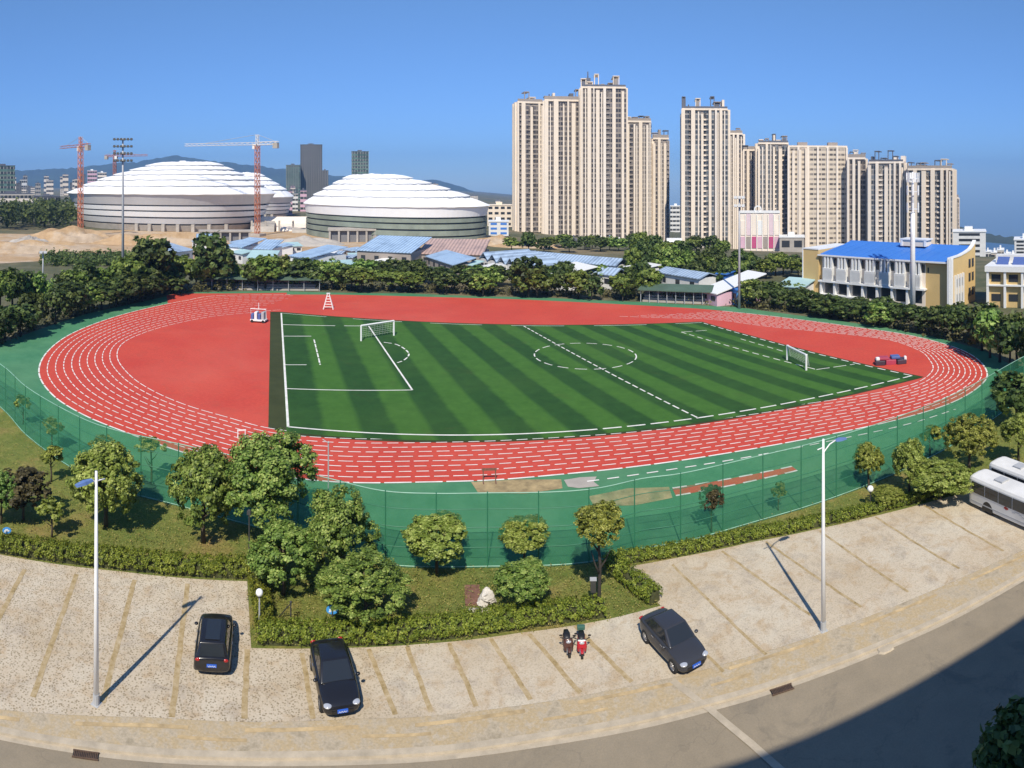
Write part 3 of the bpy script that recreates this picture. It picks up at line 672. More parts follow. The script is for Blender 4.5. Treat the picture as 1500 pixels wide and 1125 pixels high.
tree_px(NT, 'dark tree in the deep shade by the road at the bottom corner', 'far', 1476, 1032, 116, 1490, 1200, 1185, dark=True)
SG = 'young trees along the netting fence'
for lab, *a in [
    ('slender young tree on the grass left of the tall lamp pole', 75, 650, 38, 75, 706, 690),
    ('small young tree just inside the fence at the left picture edge', 34, 577, 28, 34, 622, 606),
    ('small round young tree against the fence above the left lawn', 76, 608, 36, 76, 655, 642),
    ('young tree on a bare stem in front of the red track, inside the fence', 222, 636, 46, 222, 708, 672),
    ('young tree whose top peeps over the yellow-green lawn tree', 147, 634, 36, 147, 700, 662),
    ('low young tree by the left hedge, next to the blue-topped post', 76, 728, 44, 76, 788, 770),
    ('young green tree left of the paired one, behind the white globe lamp', 1271, 648, 42, 1272, 718, 702),
    ('taller young green tree with bushy top right of the globe lamp', 1326, 642, 48, 1332, 728, 714),
    ('young tree in front of the fence next to the yellow-green tree', 1362, 620, 36, 1362, 668, 656),
    ('tiny sapling on the strip of grass right of the runway', 1140, 704, 24, 1140, 748, 736)]:
    tree_px('young_tree', lab, 'sapling' if a[2] < 40 else ('olive_round' if a[0] > 1000 else 'sapling'), a[0], a[1], a[2], a[3], a[4], a[5], group=SG)
tree_px('young_tree', 'thin reddish brown young tree by the fence left of the white street lamp', 'brown_bush', 1046, 708, 34, 1042, 780, 752, dark=True, group=SG)
tree_px('shrub', 'dark brownish shrub at the left edge of the lawn', 'brown_bush', 36, 684, 74, 34, 762, 758, cat='shrub')
tree_px('shrub', 'green leafy shrub at the very left edge beside the brownish one', 'green_round', 4, 688, 50, 2, 768, 756, cat='shrub')
tree_px('shrub', 'spreading yellowish shrub at the corner of the lot before the coaches', 'olive_wide', 1378, 672, 90, 1378, 732, 730, cat='shrub')
tree_px('shrub', 'low green shrub under the young trees by the globe lamp', 'olive_wide', 1300, 712, 44, 1300, 740, 738, cat='shrub')

# grass tufts over the lawn
rnd = random.Random(15); cl = []
LP = [(p.x, p.y) for p in lawn]
def inside(x, y, P):
    r = False; j = len(P) - 1
    for i in range(len(P)):
        if (P[i][1] > y) != (P[j][1] > y) and x < (P[j][0] - P[i][0]) * (y - P[i][1]) / (P[j][1] - P[i][1]) + P[i][0]: r = not r
        j = i
    return r
while len(cl) < 6500:
    p = G(rnd.uniform(-30, 1500), rnd.uniform(590, 945))
    if inside(p.x, p.y, LP): cl.append(((p.x, p.y, .05), .3, (0, -.3, .3)))
me = leaves('grass', 'leaf_grass', cl, 11, .075, 16, up=.1, jitter=.7); o = bpy.data.objects.new('grass', me); COL.objects.link(o); tag(o, 'short dry grass on the lawn', 'grass', kind='stuff')

# hedges
def hedge(label, pts, wd, ht, seed):
    path = smoothpath(P2(pts), sub=6); rnd = random.Random(seed); cl = []
    L = sum((path[i + 1] - path[i]).length for i in range(len(path) - 1))
    for i in range(int(L * 62 * (wd + 2 * ht) / 2.6)):
        s = rnd.uniform(0, L); k = 0
        while k < len(path) - 2 and s > (path[k + 1] - path[k]).length: s -= (path[k + 1] - path[k]).length; k += 1
        a, b = path[k], path[k + 1]; p = a.lerp(b, s / max(1e-6, (b - a).length)); t = (b - a).normalized(); q = Vector((-t.y, t.x, 0))
        th = rnd.uniform(-.2, PI + .2); off = math.cos(th); zz = math.sin(th)
        k2 = 1 / max(abs(off), abs(zz), .75) * rnd.uniform(.85, 1.06)
        o = (q * off + Vector((0, 0, zz))).normalized()
        cl.append((tuple(p + q * off * k2 * wd / 2 + Vector((0, 0, max(.06, ht * .45 + zz * k2 * ht * .5)))), .14, tuple(o)))
    me = leaves('hedge', 'leaf_hedge', cl, 15, .105, seed)
    o = bpy.data.objects.new('hedge', me); COL.objects.link(o); tag(o, label, 'hedge')
    mb = MB(); rings = []
    for i, p in enumerate(path):
        t = path[min(i + 1, len(path) - 1)] - path[max(i - 1, 0)]; t.normalize(); q = Vector((-t.y, t.x, 0)) * wd * .33
        rings.append([p + q, p - q, p - q * .8 + Vector((0, 0, ht * .66)), p + q * .8 + Vector((0, 0, ht * .66))])
    mb.loft(rings); mb.build('twigs', 'twig_green', o)
hedge('clipped yellow-green hedge along the left parking bays, below the lawn', [(-330, 752), (-120, 790), (0, 806), (180, 830), (362, 843)], 1.25, 1.0, 41)
hedge('short hedge running down beside the bay of the smaller black car', [(374, 842), (382, 885), (388, 932)], .9, .85, 42)
hedge('long curved hedge behind the black sedan and the scooters', [(378, 938), (480, 940), (560, 938), (620, 933), (760, 916), (850, 904), (885, 899)], 1.15, .95, 43)
hedge('diagonal hedge at the end of the lawn bed above the grey sedan', [(960, 884), (930, 862), (905, 840), (896, 828)], 1.1, .85, 44)
hedge('straight hedge between the netting fence and the right parking bays', [(888, 826), (1000, 810), (1100, 789), (1200, 769), (1300, 745), (1400, 716)], .9, .65, 45)

# ------------------------------------------------------------------ netting fence
t = thing('netting_fence', 'tall green netting fence on posts curving along the near side of the track', 'fence', (0, 0, 0))
FH = 4.7
mb = MB(); fp = fence_path
rings = [[p + Vector((0, 0, .05)) for p in fp], [p + Vector((0, 0, FH)) for p in fp]]
n = len(fp); mb.add(rings[0] + rings[1], [(i, i + 1, n + i + 1, n + i) for i in range(n - 1)]); mb.build('netting', 'net', t)
for z, r in ((FH, .03), (2.55, .03), (1.3, .022), (3.7, .022), (.12, .03)):
    mb = MB(); mb.tube([p + Vector((0, 0, z)) for p in fp], r, 6); mb.build('rail', 'rail_pale' if z in (FH, .12) else 'fence_post', t)
acc, nxt = 0, 0
for i in range(n - 1):
    L = (fp[i + 1] - fp[i]).length
    while nxt <= acc + L:
        p = fp[i].lerp(fp[i + 1], (nxt - acc) / L); mb = MB(); mb.tube([(p.x, p.y, 0), (p.x, p.y, FH + .08)], .042, 6); mb.build('post', 'fence_post', t); nxt += 3.2
    acc += L

# ------------------------------------------------------------------ vehicles
def rzdir(v): return math.atan2(v.y, v.x)
def wheel(parent, x, y, r, wd, side):
    mb = MB(); prof = [(r * .62, -wd / 2), (r * .93, -wd / 2), (r, -wd * .36), (r, wd * .36), (r * .93, wd / 2), (r * .62, wd / 2)]
    mm = Matrix.Translation((x, y, r)) @ Matrix.Rotation(PI / 2, 4, 'X')
    mb.lathe(prof + [prof[0]], 20, 0, mm); wv = mb.build('wheel', 'tyre', parent, True)
    mb = MB(); z = -side * wd * .42
    mb.lathe([(0.0, z * .8), (r * .2, z), (r * .24, z * .7), (r * .56, z * .75), (r * .64, z)], 20, 0, mm)
    for k in range(5):
        a = 2 * PI * k / 5; mb.box((math.cos(a) * r * .38, math.sin(a) * r * .38, z * .92), (r * .5, r * .14, .03), 0, mm, a)
    mb.build('rim', 'rim', wv)
def car(label, rear, front, paint, kind, Wd=1.82, Hh=1.46):
    d = front - rear; L = d.length; c = (front + rear) / 2
    t = thing('parked_car', label, 'car', (c.x, c.y, .04), rzdir(d), 'cars in the parking bays')
    hw, h = Wd / 2, L / 2
    # body: stations (x fraction, half width, underside, shoulder, centre height)
    if kind == 'sedan': S = [(-.5, .72, .42, .74, .78), (-.485, .86, .3, .9, .95), (-.44, .94, .24, .97, 1.0), (-.33, .99, .2, .98, 1.0), (-.15, 1, .19, .95, .97), (.1, 1, .19, .93, .95), (.22, .99, .19, .9, .96), (.34, .97, .2, .84, .9), (.43, .92, .22, .77, .82), (.48, .8, .26, .66, .7), (.5, .62, .36, .56, .58)]
    else: S = [(-.5, .8, .42, .9, .95), (-.49, .92, .32, 1.0, 1.02), (-.44, .97, .25, 1.02, 1.04), (-.3, 1, .22, 1.01, 1.02), (-.1, 1, .21, .98, 1.0), (.12, 1, .21, .96, .98), (.25, .99, .21, .94, 1.0), (.36, .97, .22, .9, .96), (.44, .92, .24, .84, .88), (.485, .8, .28, .7, .74), (.5, .66, .38, .6, .62)]
    mb = MB(); rings = []
    for f, w_, zb, zs, zt in S:
        x = f * L; y = w_ * hw; half = [(y * .86, zb), (y * .98, zb + .1), (y, (zb + zs) / 2), (y * .97, zs - .06), (y * .9, zs), (y * .5, zt), (0, zt + .012)]
        rings.append([(x, -a, b) for a, b in half] + [(x, a, b) for a, b in half[::-1][1:]])
    mb.loft(rings); bo = mb.build('body', paint, t, True)
    s = bo.modifiers.new('sub', 'SUBSURF'); s.levels = s.render_levels = 1
    if kind == 'sedan': xb0, xb1, xr0, xr1, zb, zr = -.40, .235, -.235, .055, .93, Hh
    else: xb0, xb1, xr0, xr1, zb, zr = -.475, .235, -.40, .06, .96, Hh
    wb, wr = hw * .92, hw * .70
    B = [Vector((xb0 * L, -wb * .92, zb)), Vector((xb1 * L, -wb * .95, zb - .02)), Vector((xb1 * L, wb * .95, zb - .02)), Vector((xb0 * L, wb * .92, zb))]
    Rf = [Vector((xr0 * L, -wr * .94, zr - .03)), Vector((xr1 * L, -wr, zr)), Vector((xr1 * L, wr, zr)), Vector((xr0 * L, wr * .94, zr - .03))]
    bm = bmesh.new(); vb = [bm.verts.new(p) for p in B]; vr = [bm.verts.new(p) for p in Rf]
    bm.faces.new(vb[::-1]); bm.faces.new(vr)
    for i in range(4): bm.faces.new((vb[i], vb[(i + 1) % 4], vr[(i + 1) % 4], vr[i]))
    bmesh.ops.recalc_face_normals(bm, faces=bm.faces)
    bmesh.ops.bevel(bm, geom=[e for e in bm.edges], offset=.07, segments=3, affect='EDGES', profile=.6)
    me = bpy.data.meshes.new('cabin'); bm.to_mesh(me); bm.free(); me.materials.append(MT[paint]); me.polygons.foreach_set('use_smooth', [True] * len(me.polygons))
    cb = bpy.data.objects.new('cabin', me); COL.objects.link(cb); cb.parent = t
    def pane(name, a, b, c_, d_, u0, u1, v0, v1):        # a,b bottom; d,c top
        nrm = (b - a).cross(d_ - a).normalized()
        ctr = (a + b + c_ + d_) / 4
        if nrm.dot(ctr - Vector((0, 0, 1.0))) < 0: nrm = -nrm
        def q(u, v): return (a.lerp(b, u)).lerp(d_.lerp(c_, u), v) + nrm * .012
        m_ = MB(); pts = [[q(u0 + (u1 - u0) * i / 4, v0 + (v1 - v0) * j / 3) for i in range(5)] for j in range(4)]
        vs = [p for r_ in pts for p in r_]; m_.add(vs, [(j * 5 + i, j * 5 + i + 1, j * 5 + i + 6, j * 5 + i + 5) for j in range(3) for i in range(4)])
        m_.build(name, 'glass', t, True)
    pane('windshield', B[1], B[2], Rf[2], Rf[1], .07, .93, .08, .93)
    pane('rear_window', B[0], B[3], Rf[3], Rf[0], .09, .91, .12, .9)
    for (i, j) in ((0, 1), (3, 2)):
        pane('side_window', B[i], B[j], Rf[j], Rf[i], .1, .47, .12, .88); pane('side_window', B[i], B[j], Rf[j], Rf[i], .5, .88, .12, .88)
    wx = L * .31
    for x in (-wx, wx):
        for sy in (-1, 1):
            wheel(t, x, sy * (hw - .12), .33, .22, sy)
    for sy in (-1, 1):
        mb = MB(); mb.ball((L * .455, sy * hw * .68, .66), (.2, .2, .075), 8); mb.build('headlight', 'lamp_glass', t, True)
        mb = MB(); mb.ball((-L * .485, sy * hw * .72, .84 if kind == 'sedan' else .9), (.05, .15, .09), 8); mb.build('taillight', 'tail', t, True)
        mb = MB(); mb.ball((L * .17, sy * (hw + .07), .97), (.09, .11, .075), 8); mb.build('mirror', paint, t, True)
        for x in (-.12, .08): mb = MB(); mb.box((x * L, sy * hw * 1.0, .8), (.2, .03, .03)); mb.build('door_handle', 'chrome', t)
    mb = MB(); mb.b2(L * .488, L * .503, -.5, .5, .36, .5); mb.build('grille', 'black_trim', t)
    mb = MB(); mb.b2(L * .5, L * .515, -.24, .24, .42, .55); 
    pf = mb.build('license_plate', 'plate_blue', t); mb = MB(); mb.add([(L * .5165, y, z) for y, z in ((-.2, .45), (-.15, .52), (-.1, .46), (-.04, .52), (.02, .46), (.08, .52), (.13, .45), (.19, .52), (.19, .49), (.13, .43), (.08, .49), (.02, .44), (-.04, .49), (-.1, .44), (-.15, .49), (-.2, .43))], [tuple(range(16))]); mb.build('lettering', 'white', pf)
    mb = MB(); mb.b2(-L * .512, -L * .496, -.24, .24, .62, .75); pr = mb.build('license_plate', 'plate_blue', t)
    mb = MB(); mb.add([(-L * .5135, y, z + .2) for y, z in ((-.2, .45), (-.15, .52), (-.1, .46), (-.04, .52), (.02, .46), (.08, .52), (.13, .45), (.19, .52), (.19, .49), (.13, .43), (.08, .49), (.02, .44), (-.04, .49), (-.1, .44), (-.15, .49), (-.2, .43))], [tuple(range(16))]); mb.build('lettering', 'white', pr)
    mb = MB(); mb.b2(xr0 * L * .9, xr1 * L * .6, -.36, .36, zr - .005, zr + .012)
    if kind != 'sedan': mb.build('sunroof', 'glass', t)
    return t
car('small black hatchback parked left of the hedge corner, tail to the road', G(310, 997), G(318, 919), 'black_paint', 'hatch', 1.86, 1.58)
car('black sedan with its nose to the road, parked in front of the long curved hedge', G(478, 962), G(502, 1058), 'black_paint', 'sedan', 1.9, 1.5)
car('dark grey sedan parked aslant at the end of the diagonal hedge', G(954, 921), G(1020, 989), 'grey_paint', 'sedan', 1.86, 1.46)

def bus(label, corner, L, Wd, Hh, dirn):
    # corner: near-left end corner on the ground; the length runs along dirn, width to its left
    t = thing('coach_bus', label, 'bus', corner, rzdir(dirn), 'white coaches parked side by side')
    mb = MB(); rings = []
    prof = [(.0, .34), (.02, .3), (.98, .3), (1, .34), (1, Hh * .72), (.985, Hh * .9), (.94, Hh * .97), (.85, Hh), (.5, Hh + .05), (.15, Hh), (.06, Hh * .97), (.015, Hh * .9), (0, Hh * .72)]
    for x, k, dz in ((0, .9, -.12), (.06, .97, -.04), (.25, 1, 0), (L - .3, 1, 0), (L - .08, .97, -.04), (L, .9, -.14)):
        rings.append([(x, (f - .5) * Wd * k + Wd / 2, z if z < .5 else z + dz) for f, z in prof])
    mb.loft(rings); mb.build('body', 'white_dirty', t, True, .0).data.polygons.foreach_set('use_smooth', [False] * (13 * 5 + 2))
    nwin = 6
    for y, sgn in ((0, -1), (Wd, 1)):
        for k in range(nwin):
            x0 = .35 + (L - .7) * k / nwin; x1 = .35 + (L - .7) * (k + 1) / nwin - .06
            mb = MB(); z0, z1 = Hh * .52, Hh * .86
            mb.loft([[(x0, y + sgn * .02, z0), (x1, y + sgn * .02, z0), (x1, y + sgn * .02, z0 + (z1 - z0) * .6), (x1, y - sgn * .0, z1), (x0, y - sgn * .0, z1), (x0, y + sgn * .02, z0 + (z1 - z0) * .6)], [(x0, y - sgn * .05, z0), (x1, y - sgn * .05, z0), (x1, y - sgn * .05, z0 + .3), (x1, y - sgn * .06, z1), (x0, y - sgn * .06, z1), (x0, y - sgn * .05, z0 + .3)]])
            mb.build('window', 'glass', t)
        mb = MB(); mb.b2(.2, L - .2, y - .012 if sgn < 0 else y - .0, y if sgn < 0 else y + .012, .52, .6); mb.build('trim_stripe', 'pole_grey', t)
        for x in (1.9, L - 2.2): wheel(t, x, y - sgn * .14, .42, .26, sgn)
        for x in (1.9, L - 2.2): mb = MB(); mb.loft([[(x + math.cos(PI * k / 10) * .55, yy, .2 + math.sin(PI * k / 10) * .72) for k in range(11)] for yy in ((y - .006, y) if sgn < 0 else (y, y + .006))]); mb.build('wheel_arch', 'black_trim', t)
    mb = MB(); mb.b2(-.01, .03, .22, Wd - .22, Hh * .5, Hh * .84); mb.build('rear_window', 'glass', t)
    mb = MB(); mb.b2(L - .03, L + .012, .18, Wd - .18, Hh * .36, Hh * .84); mb.build('windshield', 'glass', t)
    for y in (.2, Wd - .2):
        mb = MB(); mb.b2(-.02, .03, y - .08, y + .08, .7, 1.05); mb.build('taillight', 'tail', t)
        mb = MB(); mb.b2(L - .04, L + .015, y - .12, y + .12, .62, .82); mb.build('headlight', 'lamp_glass', t)
    for x in (2.0, 5.2): mb = MB(); mb.b2(x, x + .8, Wd * .3, Wd * .7, Hh + .02, Hh + .14); mb.build('roof_hatch', 'pole_grey' if x < 3 else 'white', t, bevel=.02)
    mb = MB(); mb.b2(3.5, 3.9, -.008, .0, 1.0, 1.14); mb.b2(3.62, 3.76, -.008, 0, .95, 1.22); mb.build('red_emblem', 'tail', t)
    mb = MB(); [mb.box((4.4 + .22 * k, -.006, 1.0 + .1 * math.sin(k)), (.26, .008, .05), 0, None, 0) for k in range(6)]; mb.build('side_graphic', 'pole_grey', t)
    return t
bus('white coach nearest the parking bays, dark window band along its dusty side', G(1419, 741), 8.6, 1.95, 2.3, Vector((.09, -.996, 0)))
bus('white coach half hidden behind the first, only its roof and windows showing', G(1419, 741) + Vector((2.5, .6, 0)), 8.6, 1.95, 2.36, Vector((.09, -.996, 0)))

def scooter(label, rear, front, paint, seatm, box=None):
    d = front - rear; c = (front + rear) / 2; L = 1.75
    t = thing('motor_scooter', label, 'scooter', (c.x, c.y, .04), rzdir(d), 'scooters parked by the hedge'); t.scale = (.8, 1.15, .8)
    for x in (-.6, .62): wheel(t, x, 0, .24, .11, 1)
    mb = MB(); mb.loft([[(-.85, -.1, .55), (-.85, .1, .55), (-.82, .08, .72), (-.82, -.08, .72)], [(-.5, -.19, .35), (-.5, .19, .35), (-.5, .17, .74), (-.5, -.17, .74)], [(-.05, -.18, .26), (-.05, .18, .26), (-.05, .14, .66), (-.05, -.14, .66)], [(.05, -.17, .25), (.05, .17, .25), (.05, .15, .33), (.05, -.15, .33)], [(.38, -.15, .25), (.38, .15, .25), (.38, .15, .34), (.38, -.15, .34)]])
    mb.build('body', paint, t, True, .03)
    mb = MB(); mb.loft([[(.36, -.2, .28), (.36, .2, .28), (.44, .17, .28), (.44, -.17, .28)], [(.38, -.24, .55), (.38, .24, .55), (.52, .15, .58), (.52, -.15, .58)], [(.3, -.2, .88), (.3, .2, .88), (.42, .12, .92), (.42, -.12, .92)]])
    mb.build('front_fairing', paint, t, True, .02)
    mb = MB(); mb.loft([[(.26, -.17, .5), (.26, .17, .5), (.33, .15, .5), (.33, -.15, .5)], [(.22, -.2, .95), (.22, .2, .95), (.4, .13, .98), (.4, -.13, .98)]]); mb.build('leg_shield', 'white' if paint == 'red_paint' else paint, t, True)
    mb = MB(); mb.loft([[(.42, -.09, .5), (.42, .09, .5), (.9, .06, .46), (.9, -.06, .46)], [(.44, -.08, .56), (.44, .08, .56), (.88, .05, .52), (.88, -.05, .52)]]); mb.build('mudguard', paint, t, True)
    mb = MB(); mb.tube([(.62, .09, .24), (.42, .05, .7), (.34, 0, .98)], .03, 6); mb.tube([(.62, -.09, .24), (.42, -.05, .7), (.34, 0, .98)], .03, 6); mb.build('fork', 'chrome', t)
    mb = MB(); mb.tube([(.2, -.36, 1.02), (.32, -.2, 1.0), (.34, .2, 1.0), (.2, .36, 1.02)], .025, 6); mb.build('handlebar', 'black_trim', t)
    for sy in (-1, 1):
        mb = MB(); mb.tube([(.3, sy * .26, 1.0), (.3, sy * .32, 1.18)], .01, 5); mb.ball((.3, sy * .34, 1.22), (.025, .08, .06), 6); mb.build('mirror', 'black_trim', t)
    mb = MB(); mb.ball((.45, 0, .84), (.07, .12, .09), 8); mb.build('headlight', 'lamp_glass', t, True)
    mb = MB(); mb.loft([[(-.8, -.1, .74), (-.8, .1, .74), (-.78, .09, .84), (-.78, -.09, .84)], [(-.4, -.17, .72), (-.4, .17, .72), (-.4, .15, .84), (-.4, -.15, .84)], [(-.02, -.12, .66), (-.02, .12, .66), (-.04, .1, .77), (-.04, -.1, .77)]]); mb.build('seat', seatm, t, True)
    if box: mb = MB(); mb.b2(-1.02, -.74, -.18, .18, .82, 1.06); mb.build('rear_box', box, t, bevel=.04)
    mb = MB(); mb.tube([(0, .1, .28), (-.08, .22, .02)], .015, 5); mb.build('kick_stand', 'chrome', t)
scooter('red scooter with a white front shield, right one of the two by the hedge', G(851, 940), G(853, 971), 'red_paint', 'black_trim', M('green_box', (.05, .13, .1), .5, 0))
scooter('dark brown scooter standing left of the red one by the hedge', G(828, 939), G(835, 969), 'brown_paint', 'black_trim')

# ------------------------------------------------------------------ lamps, posts, signs
def street_lamp(label, px, py, toppy, armdir, reach=1.0):
    b = G(px, py); d = math.hypot(b.x, b.y); h = zat(toppy, d)
    t = thing('street_lamp', label, 'street lamp', b, 0, 'tall white lamps of the parking lot')
    mb = MB(); mb.tube([(0, 0, 0), (0, 0, h * .5), (0, 0, h)], [.13, .1, .06], 12); mb.build('pole', 'pole_white', t, True)
    mb = MB(); mb.b2(-.2, .2, -.2, .2, 0, .05); mb.tube([(0, 0, .05), (0, 0, .5)], .16, 10); mb.build('base', 'pole_grey', t)
    a = Vector(armdir).normalized(); z = h - .55
    mb = MB(); mb.tube([(0, 0, z - .2), a * .5 * reach + Vector((0, 0, z + .12)), a * reach + Vector((0, 0, z + .2))], .035, 8); mb.tube([(0, 0, z + .1), -a * .45 + Vector((0, 0, z + .1))], .03, 6); mb.build('arm', 'pole_white', t, True)
    ang = math.atan2(a.y, a.x); mm = Matrix.Translation(a * (reach + .35) + Vector((0, 0, z + .1))) @ Matrix.Rotation(ang, 4, 'Z') @ Matrix.Rotation(R(6), 4, 'Y')
    mb = MB(); mb.loft([[mm @ Vector(p) for p in ((-.4, -.1, 0), (-.4, .1, 0), (-.4, .06, .09), (-.4, -.06, .09))], [mm @ Vector(p) for p in ((0, -.17, -.02), (0, .17, -.02), (0, .12, .12), (0, -.12, .12))], [mm @ Vector(p) for p in ((.45, -.13, -.01), (.45, .13, -.01), (.45, .08, .06), (.45, -.08, .06))]])
    mb.build('lamp_head', 'lamp_blue', t)
    return t
street_lamp('tall white lamp pole on the verge left of the smaller black car', 141, 1032, 690, (-.5, -1, 0), .25)
street_lamp('tall white lamp pole with curved arm on the right verge, grey sedan to its left', 1206, 924, 643, (1, .35, 0))
def post_sign(label, px, py, ppy, wdt=.5, name='sign_post'):
    b = G(px, py); d = math.hypot(b.x, b.y); h = zat(ppy, d)
    t = thing(name, label, 'sign', b, -az(px), 'blue signs on dark posts')
    mb = MB(); mb.tube([(0, 0, 0), (0, 0, h)], .045, 8); mb.build('post', 'pole_dark', t)
    mb = MB(); n = 20; ring = lambda y: [(math.cos(2 * PI * k / n) * wdt * .5 * (1.15 if abs(math.cos(2 * PI * k / n)) > .7 else 1), y, h + math.sin(2 * PI * k / n) * wdt * .42) for k in range(n)]
    mb.loft([ring(-.02), ring(.02)]); p_ = mb.build('panel', 'sign_blue', t)
    mb = MB(); mb.b2(-.17, .17, -.03, -.022, h - .06, h + .04); mb.b2(-.1, .08, -.031, -.0225, h + .04, h + .1); mb.b2(-.2, -.08, -.031, -.0225, h - .12, h - .07); mb.build('pictogram', 'white', p_)
    return t
post_sign('round blue sign with a white pictogram on a post behind the black sedan', 487, 928, 893, .58)
post_sign('pale blue sign on a dark post at the left edge of the lawn', 10, 806, 777, .5)
def globe_lamp(label, px, py, tpy, r=.16):
    b = G(px, py); d = math.hypot(b.x, b.y); h = zat(tpy, d)
    t = thing('garden_lamp', label, 'garden lamp', b, 0, 'garden lamps with white globes')
    mb = MB(); mb.tube([(0, 0, 0), (0, 0, .25), (0, 0, h - r)], [.09, .05, .04], 8); mb.build('post', 'pole_dark' if px > 700 else 'pole_grey', t)
    mb = MB(); mb.lathe([(.02, h - r - .06), (.1, h - r - .03), (.1, h - r + .02)], 10); mb.build('collar', 'pole_dark', t)
    mb = MB(); mb.ball((0, 0, h), r, 10); mb.build('globe', 'globe', t, True)
globe_lamp('white globe garden lamp on a dark post before the right young trees', 1275, 744, 716, .24)
globe_lamp('white globe garden lamp on a pale post inside the short hedge', 380, 926, 868, .2)
def plain_post(name, label, cat, px, py, tpy, r, matl, extra=None):
    b = G(px, py); d = math.hypot(b.x, b.y); h = zat(tpy, d)
    t = thing(name, label, cat, b)
    mb = MB(); mb.tube([(0, 0, 0), (0, 0, h)], [r, r * .8], 8); mb.build('post', matl, t)
    mb = MB(); mb.ball((0, 0, h), r * 1.5, 6); mb.build('cap', matl, t)
    if extra: extra(t, h)
plain_post('slim_post', 'slim dark post at the corner where the two left hedges meet', 'post', 365, 846, 748, .055, 'pole_dark', lambda t, h: (lambda m_: (m_.b2(-.12, .12, -.08, .08, h - .25, h), m_.build('lamp_box', 'pole_dark', t)))(MB()))
plain_post('stake', 'short dark stake with a slanting brace on the lawn bed left of the blue sign', 'stake', 426, 918, 882, .05, 'pole_dark', lambda t, h: (lambda m_: (m_.tube([(0, 0, h * .95), (-.9, .5, 0)], .03, 6), m_.build('brace', 'pole_dark', t)))(MB()))
plain_post('pale_pole', 'pale tall pole at the fence corner right of the biggest tree', 'pole', 481, 745, 648, .06, 'pole_grey', lambda t, h: (lambda m_: (m_.tube([(-.1, 0, h), (-.5, .2, h + .1)], .03, 6), m_.build('bracket', 'pole_grey', t)))(MB()))
b = G(869, 893); t = thing('utility_box', 'dark metal utility box on a stub beside the tall bare trunk', 'box', b, -.1)
mb = MB(); mb.tube([(0, 0, 0), (0, 0, 1.0)], .05, 8); mb.build('stub', 'pole_dark', t)
mb = MB(); mb.b2(-.16, .16, -.12, .12, 1.0, 1.7); mb.build('cabinet', 'pole_dark', t, bevel=.02)
mb = MB(); mb.b2(-.19, .19, -.16, .15, 1.7, 1.75); mb.build('lid', 'pole_grey', t)
# white stone and plank paving on the lawn
b = G(713, 893); d = math.hypot(b.x, b.y)
bm = bmesh.new(); rnd = random.Random(5)
for c_, sz_, nn in (((0, 0, .5), (.5, .3, .55), 26), ((-.25, -.05, .3), (.35, .3, .35), 18), ((.3, .05, .35), (.28, .26, .4), 18)):
    vs = []
    for _ in range(nn): q = Vector((rnd.gauss(0, 1), rnd.gauss(0, 1), rnd.gauss(0, 1))).normalized() * rnd.uniform(.85, 1.1); vs.append(bm.verts.new((c_[0] + q.x * sz_[0], c_[1] + q.y * sz_[1], max(0, c_[2] + q.z * sz_[2]))))
    r_ = bmesh.ops.convex_hull(bm, input=vs); bmesh.ops.delete(bm, geom=list({g_ for g_ in r_['geom_interior'] + r_['geom_unused'] if isinstance(g_, bmesh.types.BMVert)}), context='VERTS')
bmesh.ops.subdivide_edges(bm, edges=bm.edges, cuts=2, use_grid_fill=True)
for v in bm.verts: v.co += Vector((rnd.uniform(-.035, .035), rnd.uniform(-.035, .035), rnd.uniform(-.035, .035)))
me = bpy.data.meshes.new('white_stone'); bm.to_mesh(me); bm.free(); me.materials.append(MT['stone_white'])
o = bpy.data.objects.new('white_stone', me); COL.objects.link(o); o.location = b + Vector((0, .3, 0)); o.rotation_euler = (0, 0, .15)
tag(o, 'rough white landscape stone standing on the lawn bed beside brown planks', 'stone')
t = thing('plank_platform', 'small brown plank platform lying left of the white stone', 'platform', G(693, 888), .1)
for k in range(6): mb = MB(); mb.b2(-.45, .45, k * .3, k * .3 + .26, .02, .14); mb.build('plank', 'plank', t)
mb = MB(); mb.b2(-.4, -.3, 0, 1.76, .0, .02); mb.b2(.3, .4, 0, 1.76, .0, .02); mb.build('bearer', 'bark_dark', t)
t = thing('stone_kerb', 'low pale stone edging in front of the white stone', 'edging', G(705, 896), .05)
for k in range(4): mb = MB(); mb.b2(-.7 + k * .36, -.7 + k * .36 + .34, -.1, .1, 0, .16); mb.build('block', 'stone_white', t, bevel=.02)
# drains
for lab, px, py, rz in (('rusty drain grate in the gutter below the left lamp pole', 128, 1091, -.05 + .65), ('rusty drain grate in the gutter left of the right lamp pole', 1145, 1000, .36 - .42)):
    p = G(px, py); j = min(range(len(edge)), key=lambda i: (edge[i] - p).length); tg = edge[j + 1] - edge[j - 1]; c_ = edge[j] + Vector((tg.y, -tg.x, 0)).normalized() * .46
    t = thing('drain_grate', lab, 'drain', c_ + Vector((0, 0, .028)), rzdir(tg), 'gutter drains'); t.scale = (.8, .72, 1)
    mb = MB(); mb.b2(-.68, .68, -.22, .22, -.02, .02); mb.build('pit', 'black_trim', t)
    for k in range(14): mb = MB(); mb.b2(-.62 + k * .093, -.62 + k * .093 + .045, -.2, .2, .02, .05); mb.build('bar', 'rust', t)
    mb = MB(); mb.b2(-.7, .7, -.25, -.2, .0, .055); mb.b2(-.7, .7, .2, .25, .0, .055); mb.build('rim', 'rust', t)
mb = MB(); c = G(1297, 951); n = 9; rr = random.Random(3)
